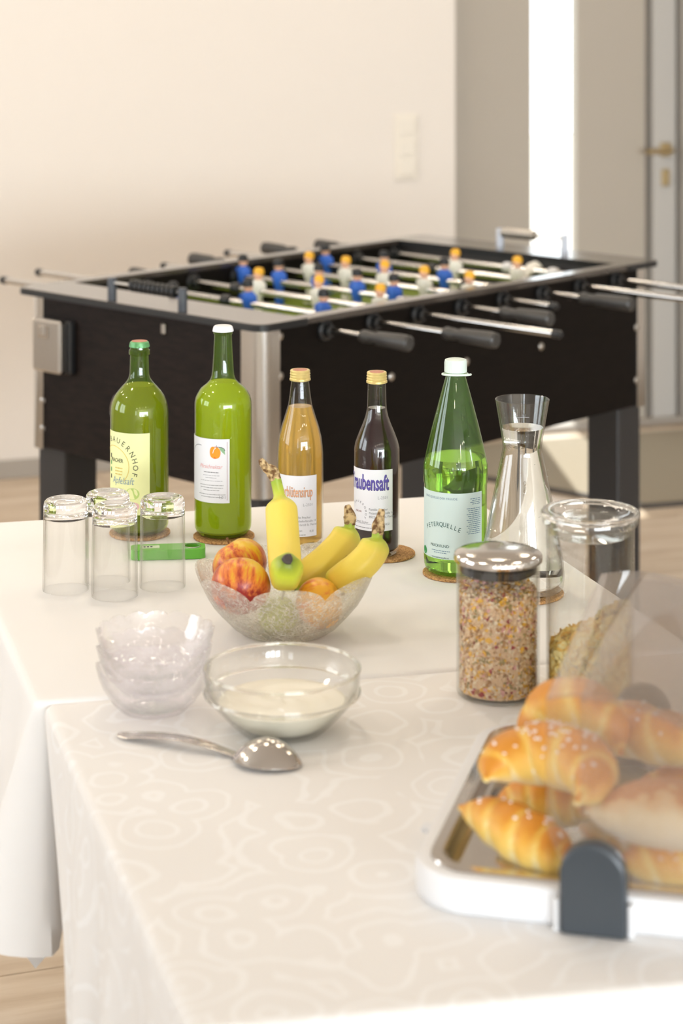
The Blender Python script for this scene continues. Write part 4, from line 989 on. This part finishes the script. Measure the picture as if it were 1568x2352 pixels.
# ------------------------------------------------------------------ storage jars
def flakes(mb, n, rmax, z0, ztop, smin, smax, mats, wts, curl=.0, seed=1):
    rn = random.Random(seed)
    for q in range(n):
        wall = rn.random() < .72
        a = rn.uniform(0, 2 * PI); s = rn.uniform(smin, smax)
        if wall: r = rmax - s * .16 - rn.random() ** 1.5 * .0028; z = z0 + (ztop(r, a) - z0) * rn.random()
        else: r = rmax * math.sqrt(rn.random()) * .97 - s * .3; r = max(r, 0); z = ztop(r, a) - rn.random() * .003
        z = max(z, z0 + s * .4)
        c = Vector((r * math.cos(a), r * math.sin(a), z)); mb.mi = rn.choices(range(len(mats)), wts)[0]
        if wall: rot = Matrix.Rotation(a, 4, 'Z') @ Matrix.Rotation(R(90) + rn.gauss(0, .38), 4, 'Y') @ Matrix.Rotation(rn.gauss(0, .38), 4, 'X') @ Matrix.Rotation(rn.uniform(0, 6.28), 4, 'Z')
        else: rot = Matrix.Rotation(rn.uniform(0, 6.28), 4, 'Z') @ Matrix.Rotation(rn.uniform(0, 1.2), 4, 'X') @ Matrix.Rotation(rn.uniform(0, 6.28), 4, 'Z')
        sx, sy, sz = s * rn.uniform(.6, 1) / 2, s * rn.uniform(.4, .9) / 2, s * rn.uniform(.12, .4) / 2
        if curl:
            vs = []; 
            for i in range(4):
                for j in range(4):
                    x, y = -1 + 2 * i / 3, -1 + 2 * j / 3; f = 1 - .22 * x * x * y * y
                    vs.append((x * f * sx * rn.uniform(.85, 1.15), y * f * sy * 1.2 * rn.uniform(.85, 1.15), s * curl * (x * x * .6 + y * y * .3) * rn.uniform(.7, 1.2)))
            fs = [(i * 4 + j, i * 4 + j + 4, i * 4 + j + 5, i * 4 + j + 1) for i in range(3) for j in range(3)]
            V = [c + (rot @ Vector(v)) for v in vs]; V = [Vector((v.x, v.y, max(v.z, z0))) for v in V]
            V = [Vector((v.x * min(1, (rmax - .0002) / max(1e-6, math.hypot(v.x, v.y))), v.y * min(1, (rmax - .0002) / max(1e-6, math.hypot(v.x, v.y))), v.z)) for v in V]
            mb.add(V, fs)
        else:
            vs = [(sx, 0, 0), (-sx, 0, 0), (0, sy, 0), (0, -sy, 0), (sx * .6, sy * .6, sz), (-sx * .6, -sy * .55, sz), (sx * .5, -sy * .6, -sz), (-sx * .6, sy * .6, -sz)]
            bm = bmesh.new()
            for v in vs: bm.verts.new(v)
            bmesh.ops.convex_hull(bm, input=bm.verts); bm.verts.index_update()
            fs = [[w.index for w in f.verts] for f in bm.faces]; V = [c + (rot @ v.co) for v in bm.verts]; bm.free()
            V = [Vector((v.x * min(1, (rmax - .0001) / max(1e-6, math.hypot(v.x, v.y))), v.y * min(1, (rmax - .0001) / max(1e-6, math.hypot(v.x, v.y))), max(v.z, z0))) for v in V]
            mb.add(V, fs)
p = at(1143.5, 1592, TZF); k = p.y / F; zz = lambda v: CZ - (v - V0) * k - TZF
mj = thing('storage_jar', 'cylindrical glass jar of muesli closed with a steel lid', 'jar', (p.x, p.y, TZF + .0004), face(p))
rj = 95.5 * k; zt = zz(1290)
mb = MB(); mb.lathe([(.0001, .001), (rj - .004, .0), (rj - .001, .001), (rj, .004), (rj, zt), (rj - .0022, zt), (rj - .0022, .006), (rj - .005, .004), (.0001, .004)], 72); mb.build('jar_glass', M['shell'], mj)
rl = 101.5 * k; zl = zz(1266)
mb = MB(); mb.lathe([(0, zt + .0005), (rl - .002, zt + .0005), (rl, zt + .002), (rl, zl - .005), (rl - .001, zl - .0025), (rl - .004, zl - .0008), (rl - .012, zl + .0005), (rl * .55, zl + .0022), (0, zl + .003)], 80); ld = mb.build('jar_lid', M['steel'], mj)
mb = MB(); mb.lathe([(0, zt - .012), (rj - .006, zt - .012), (rj - .0035, zt - .010), (rj - .0035, zt - .003), (rj - .006, zt + .0003), (0, zt + .0003)], 64); mb.build('seal', M['blackp'], ld)
mb = MB(); ri = rj - .0028; tp = zz(1352)
topf = lambda r, a: tp + .006 * (1 - (r / ri) ** 2) + .0015 * math.sin(3 * a) + .001 * math.sin(7 * a)
mb.mi = 0; mb.lathe([(0, .0046), (ri - .003, .0046), (ri - .003, tp - .004), (ri * .5, tp - .001), (0, tp)], 32)
flakes(mb, 5200, ri, .0046, topf, .0036, .0078, FL, [40, 30, 9, 12, 1.6, 3, 5], seed=4)
flakes(mb, 330, ri, .0046, topf, .0095, .0145, [FL[0], FL[1], FL[2], FL[3], FL[4], FL[5], FL[6]], [4, 8, 34, 6, 8, 14, 22], seed=5)
o = mb.build('muesli', FL, smooth=0); o.location = mj.location; tag(o, 'fruit muesli with flakes and berries filling the steel lidded jar', 'muesli', kind='stuff')

p = at(1355, 1612, TZF); k = p.y / F; zz = lambda v: CZ - (v - V0) * k - TZF
cj = thing('storage_jar', 'tall clear jar half full of cornflakes with a clear plastic lid', 'jar', (p.x, p.y, TZF + .0004), face(p))
rj = 101 * k; zt = zz(1204)
mb = MB(); mb.lathe([(.0001, .001), (rj - .004, .0), (rj - .001, .001), (rj, .004), (rj, zt), (rj - .0025, zt), (rj - .0025, .007), (rj - .005, .005), (.0001, .005)], 72); mb.build('jar_glass', M['shell'], cj)
rl = 110 * k; zl = zz(1172)
mb = MB(); mb.lathe([(0, zt - .012), (rj - .008, zt - .012), (rj - .0045, zt - .010), (rj - .0045, zt + .0005), (rl - .002, zt + .0006), (rl, zt + .003), (rl, zl - .004), (rl - .002, zl - .001), (rl - .006, zl), (rl - .016, zl - .001), (rl - .020, zl - .004), (rl - .022, zl - .006), (0, zl - .006)], 80)
cl = mb.build('jar_lid', M['bowlglass'], cj)
mb = MB(); mb.lathe([(rl - .0012 + .0026 * math.cos(2 * PI * q / 12), zl - .0035 + .0034 * math.sin(2 * PI * q / 12)) for q in range(12)], 80, close=True); mb.build('lid_rim', M['glass'], cl, smooth=80)
mb = MB(); ri = rj - .0032
topf = lambda r, a: zz(1440) + .030 * (r / ri) * math.cos(a - R(-10)) * .9 + .004 * math.sin(3 * a)
mb.mi = 2; mb.lathe([(0, .0056), (ri - .004, .0056), (ri - .004, .03), (ri - .004, .05), (ri * .8, .05), (ri * .55, .05), (ri * .3, .05), (0, zz(1440) - .005)], 40, mod=lambda r, z, a, k: (r, topf(r, a) - .005 if k >= 3 else z))
flakes(mb, 1500, ri, .0056, topf, .011, .018, CF, [5, 3, 3], curl=.16, seed=9)
o = mb.build('cornflakes', CF, smooth=60); o.location = cj.location; o.rotation_euler = cj.rotation_euler; tag(o, 'yellow cornflakes heaped in the clear lidded jar', 'cornflakes', kind='stuff')

# ------------------------------------------------------------------ bread box
BA = R(-14); BO = Vector((.054, 1.817, TZF + .0004)); BW, BD, BH = .33, .40, .032
bb = thing('bread_box', 'white bread box with steel tray, clear roll lid and black hinge clip', 'bread box', BO, BA)
def ringmesh(mb, rings):
    n = len(rings[0][0]); b0 = len(mb.v); vs = []; fs = []
    for pts, z in rings: vs += [(x, y, z) for x, y in pts]
    for q in range(len(rings) - 1):
        for i in range(n):
            j = (i + 1) % n; fs.append((q * n + i, q * n + j, (q + 1) * n + j, (q + 1) * n + i))
    mb.add(vs, fs); return n
RR = lambda ins, r: rrect(ins, ins, BW - ins, BD - ins, r, 10)
mb = MB(); rings = [(RR(.004, .05), 0), (RR(.001, .053), .003), (RR(0, .054), .010), (RR(0, .054), BH - .005), (RR(.002, .052), BH - .001), (RR(.005, .049), BH), (RR(.014, .042), BH), (RR(.016, .040), BH - .003), (RR(.018, .04), .012)]
n = ringmesh(mb, rings); mb.add([(x, y, 0) for x, y in RR(.004, .05)], [tuple(range(n))]); mb.add([(x, y, .012) for x, y in RR(.018, .04)], [tuple(range(n))]); mb.build('box_base', M['white'], bb, smooth=40)
mb = MB(); rings = [(RR(.013, .043), BH + .0004), (RR(.014, .042), BH + .002), (RR(.024, .034), BH + .0022), (RR(.027, .032), BH - .001), (RR(.031, .030), BH - .012), (RR(.036, .028), BH - .0155)]
n = ringmesh(mb, rings); mb.add([(x, y, BH - .0155) for x, y in RR(.036, .028)], [tuple(range(n))]); mb.build('steel_tray', M['steel'], bb, smooth=40)
# hinge clips at both ends
def clip(y0, y1):
    w = .0285; h = .079; pts = [(w, 0), (w, h - w)] + [(w * math.cos(R(a)), h - w + w * math.sin(R(a))) for a in range(6, 180, 6)] + [(-w, h - w), (-w, 0)]
    mb = MB(); Mx = Matrix.Translation((.166, 0, 0)) @ Matrix.Rotation(R(90), 4, 'X'); mb.prism(pts, -y1, -y0, Mx)
    o = mb.build('hinge_clip', pmat('charcoal_plastic', lin(62, 68, 74), .3), bb, smooth=30); bv = o.modifiers.new('b', 'BEVEL'); bv.width = .004; bv.segments = 3; bv.limit_method = 'ANGLE'; bv.angle_limit = R(50)
clip(-.014, .003); clip(BD - .003, BD + .014)
for s in (-1, 1):
    mb = MB(); mb.box((.166 + s * .0315, -.003, .014), (.005, .012, .028), bev=.001); mb.build('clip_guide', M['white'], bb, smooth=0)
mb = MB(); mb.box((-.008, .155, .010), (.016, .016, .006), bev=.002); mb.build('side_tab', M['white'], bb, smooth=0)
# lid shells, both rolled to one side
def shell(Rd, a0, a1, y0, y1, name):
    th = .0026; mb = MB(); n = 40; vs = []; fs = []
    for i in range(n + 1):
        a = R(a0 + (a1 - a0) * i / n)
        for rr in (Rd, Rd - th):
            for y in (y0, y1): vs.append((.166 + rr * math.cos(a), y, .036 + rr * math.sin(a)))
    for i in range(n):
        A, B = i * 4, i * 4 + 4; fs += [(A, A + 1, B + 1, B), (A + 2, B + 2, B + 3, A + 3), (A, B, B + 2, A + 2), (A + 1, A + 3, B + 3, B + 1)]
    fs += [(0, 2, 3, 1), (n * 4, n * 4 + 1, n * 4 + 3, n * 4 + 2)]
    mb.add(vs, fs); o = mb.build(name, M['lid'], bb, smooth=40)
    for y in (y0, y1 - th):
        pl = [(.166 + Rd * math.cos(R(a)), .036 + Rd * math.sin(R(a))) for a in [a0 + (a1 - a0) * i / 30 for i in range(31)]]
        xe = pl[-1][0]; pl += [(xe, .036 + .045), (xe + .012, .036 + .018), (.166 - .012, .036 + .002), (.166 + .02, .036)]
        mb = MB(); Mx = Matrix.Rotation(R(90), 4, 'X'); mb.prism(pl, -(y + th), -y, Mx); mb.build('lid_end', M['lid'], o, smooth=0)
shell(.163, 1.5, 105, .006, BD - .006, 'lid_shell'); shell(.157, 2, 95, .012, BD - .012, 'lid_shell')
# the rolls
def roll(label, pts, rmax, ridges=6, flat=1.0, salt=0, seed=0, name='bread_roll', cat='bread', pw=.75, amp=.10, twist=.9):
    """pts in bread box coordinates"""
    rn = random.Random(seed); Mx = Matrix.Translation(BO) @ Matrix.Rotation(BA, 4, 'Z')
    C = [Mx @ q for q in bez(pts, 48)]; o = C[24].copy(); t = thing(name, label, cat, o)
    mb = MB(); n = 24; vs = []; fs = []; at_ = []; L = len(C); NX = []
    nx = None
    for q in range(L):
        tg = (C[min(q + 1, L - 1)] - C[max(q - 1, 0)]).normalized(); sd = tg.cross(Vector((0, 0, 1))).normalized(); up = sd.cross(tg)
        x = q / (L - 1); base = rmax * max(.10, math.sin(PI * min(max(x, .02), .98)) ** pw)
        for i in range(n):
            a = 2 * PI * i / n; ph = x * ridges + twist * math.sin(a) * .35; fr = ph % 1.0
            rid = abs(math.sin(PI * fr)) ** .5 if ridges else 1
            rr = base * (1 - amp + amp * rid)
            vs.append(C[q] - o + sd * math.cos(a) * rr + up * math.sin(a) * rr * flat)
            bake = .5 + .5 * math.sin(a)
            at_.append(max(0, .72 * bake ** .8 + .18 - (.55 * max(0, 1 - rid * 1.25) if ridges else 0) - .1 * (1 - bake)))
    for q in range(L - 1):
        for i in range(n):
            j = (i + 1) % n; fs.append((q * n + i, q * n + j, q * n + n + j, q * n + n + i))
    fs += [tuple(range(n - 1, -1, -1)), tuple((L - 1) * n + i for i in range(n))]
    mb.add(vs, fs, at_); mb.build('crust', M['palebread' if 'pale' in label else 'bread'], t, smooth=75, attr=True)
    if salt:
        sb = MB()
        for _ in range(salt):
            q = int(rn.gauss(24, 6)); q = min(max(q, 8), 40); i = int(rn.gauss(n / 4, 2.2)) % n; pp = Vector(vs[q * n + i])
            sb.box(pp * 1.0 + Vector((0, 0, .0004)), (rn.uniform(.0018, .0042), rn.uniform(.0015, .0025), rn.uniform(.0013, .002)), M=Matrix.Rotation(rn.uniform(0, 6), 4, 'Z') @ Matrix.Rotation(rn.uniform(-.6, .6), 4, 'X'))
        tag(sb.build('salt_grains', M['salt'], t, smooth=0), kind='stuff')
    return t
Z0 = BH - .0155
roll('golden croissant along the edge of the tray beside the black clip', [(.030, .105, .052), (.062, .085, .053), (.100, .062, .047), (.128, .048, .040), (.150, .042, .036)], .027, 6, .92, 14, 1, 'croissant', amp=.14)
roll('salted crescent roll lying on top of the croissant', [(.058, .080, .090), (.066, .105, .097), (.100, .118, .103), (.140, .098, .106), (.158, .062, .102), (.146, .034, .094)], .0305, 5, .95, 60, 2, 'crescent_roll', amp=.12)
roll('curved golden roll leaning upright behind the salted crescent roll', [(.098, .185, .058), (.086, .200, .085), (.098, .205, .112), (.130, .200, .122), (.158, .190, .108), (.168, .18, .085)], .028, 5, .95, 0, 3, 'crescent_roll', amp=.12)
roll('small seeded roll nearest to the tray corner by the muesli jar', [(.045, .215, .048), (.065, .225, .055), (.090, .228, .056), (.115, .222, .048)], .026, 3, .85, 26, 4, amp=.08)
roll('pale split bun under the clear lid beside the black clip', [(.150, .075, .072), (.185, .055, .082), (.225, .050, .086), (.265, .06, .078), (.285, .07, .07)], .034, 0, .85, 0, 5)
roll('bun with browned top under the lid next to the hinge clip', [(.180, .046, .042), (.210, .050, .043), (.240, .054, .043), (.275, .060, .042)], .0245, 3, .95, 6, 6, amp=.06)
roll('long bun lying across under the middle of the lid', [(.150, .225, .080), (.185, .215, .092), (.225, .205, .094), (.270, .20, .080)], .030, 4, .85, 12, 7, amp=.08)
roll('flat bun under the lid near the rear hinge clip', [(.110, .300, .060), (.145, .305, .070), (.185, .300, .070), (.215, .295, .060)], .028, 4, .85, 8, 8, amp=.08)
roll('croissant lying lowest under the salted crescent roll', [(.055, .150, .044), (.085, .155, .047), (.125, .150, .047), (.150, .140, .044)], .026, 5, .9, 0, 9, 'croissant')
roll('bun in the bottom layer under the pale split bun', [(.170, .125, .044), (.205, .128, .046), (.245, .125, .046), (.280, .12, .043)], .026, 3, .9, 0, 10)
roll('bun in the bottom layer under the long bun', [(.175, .215, .042), (.205, .218, .044), (.245, .22, .044), (.275, .22, .042)], .024, 3, .9, 0, 11)
roll('bun in the bottom layer at the far end of the tray', [(.100, .345, .042), (.135, .35, .044), (.175, .348, .044), (.215, .345, .042)], .025, 3, .9, 0, 12)
roll('round bun at the far end beside the flat bun', [(.225, .31, .044), (.245, .312, .046), (.265, .31, .046), (.285, .305, .043)], .027, 2, .9, 0, 13)
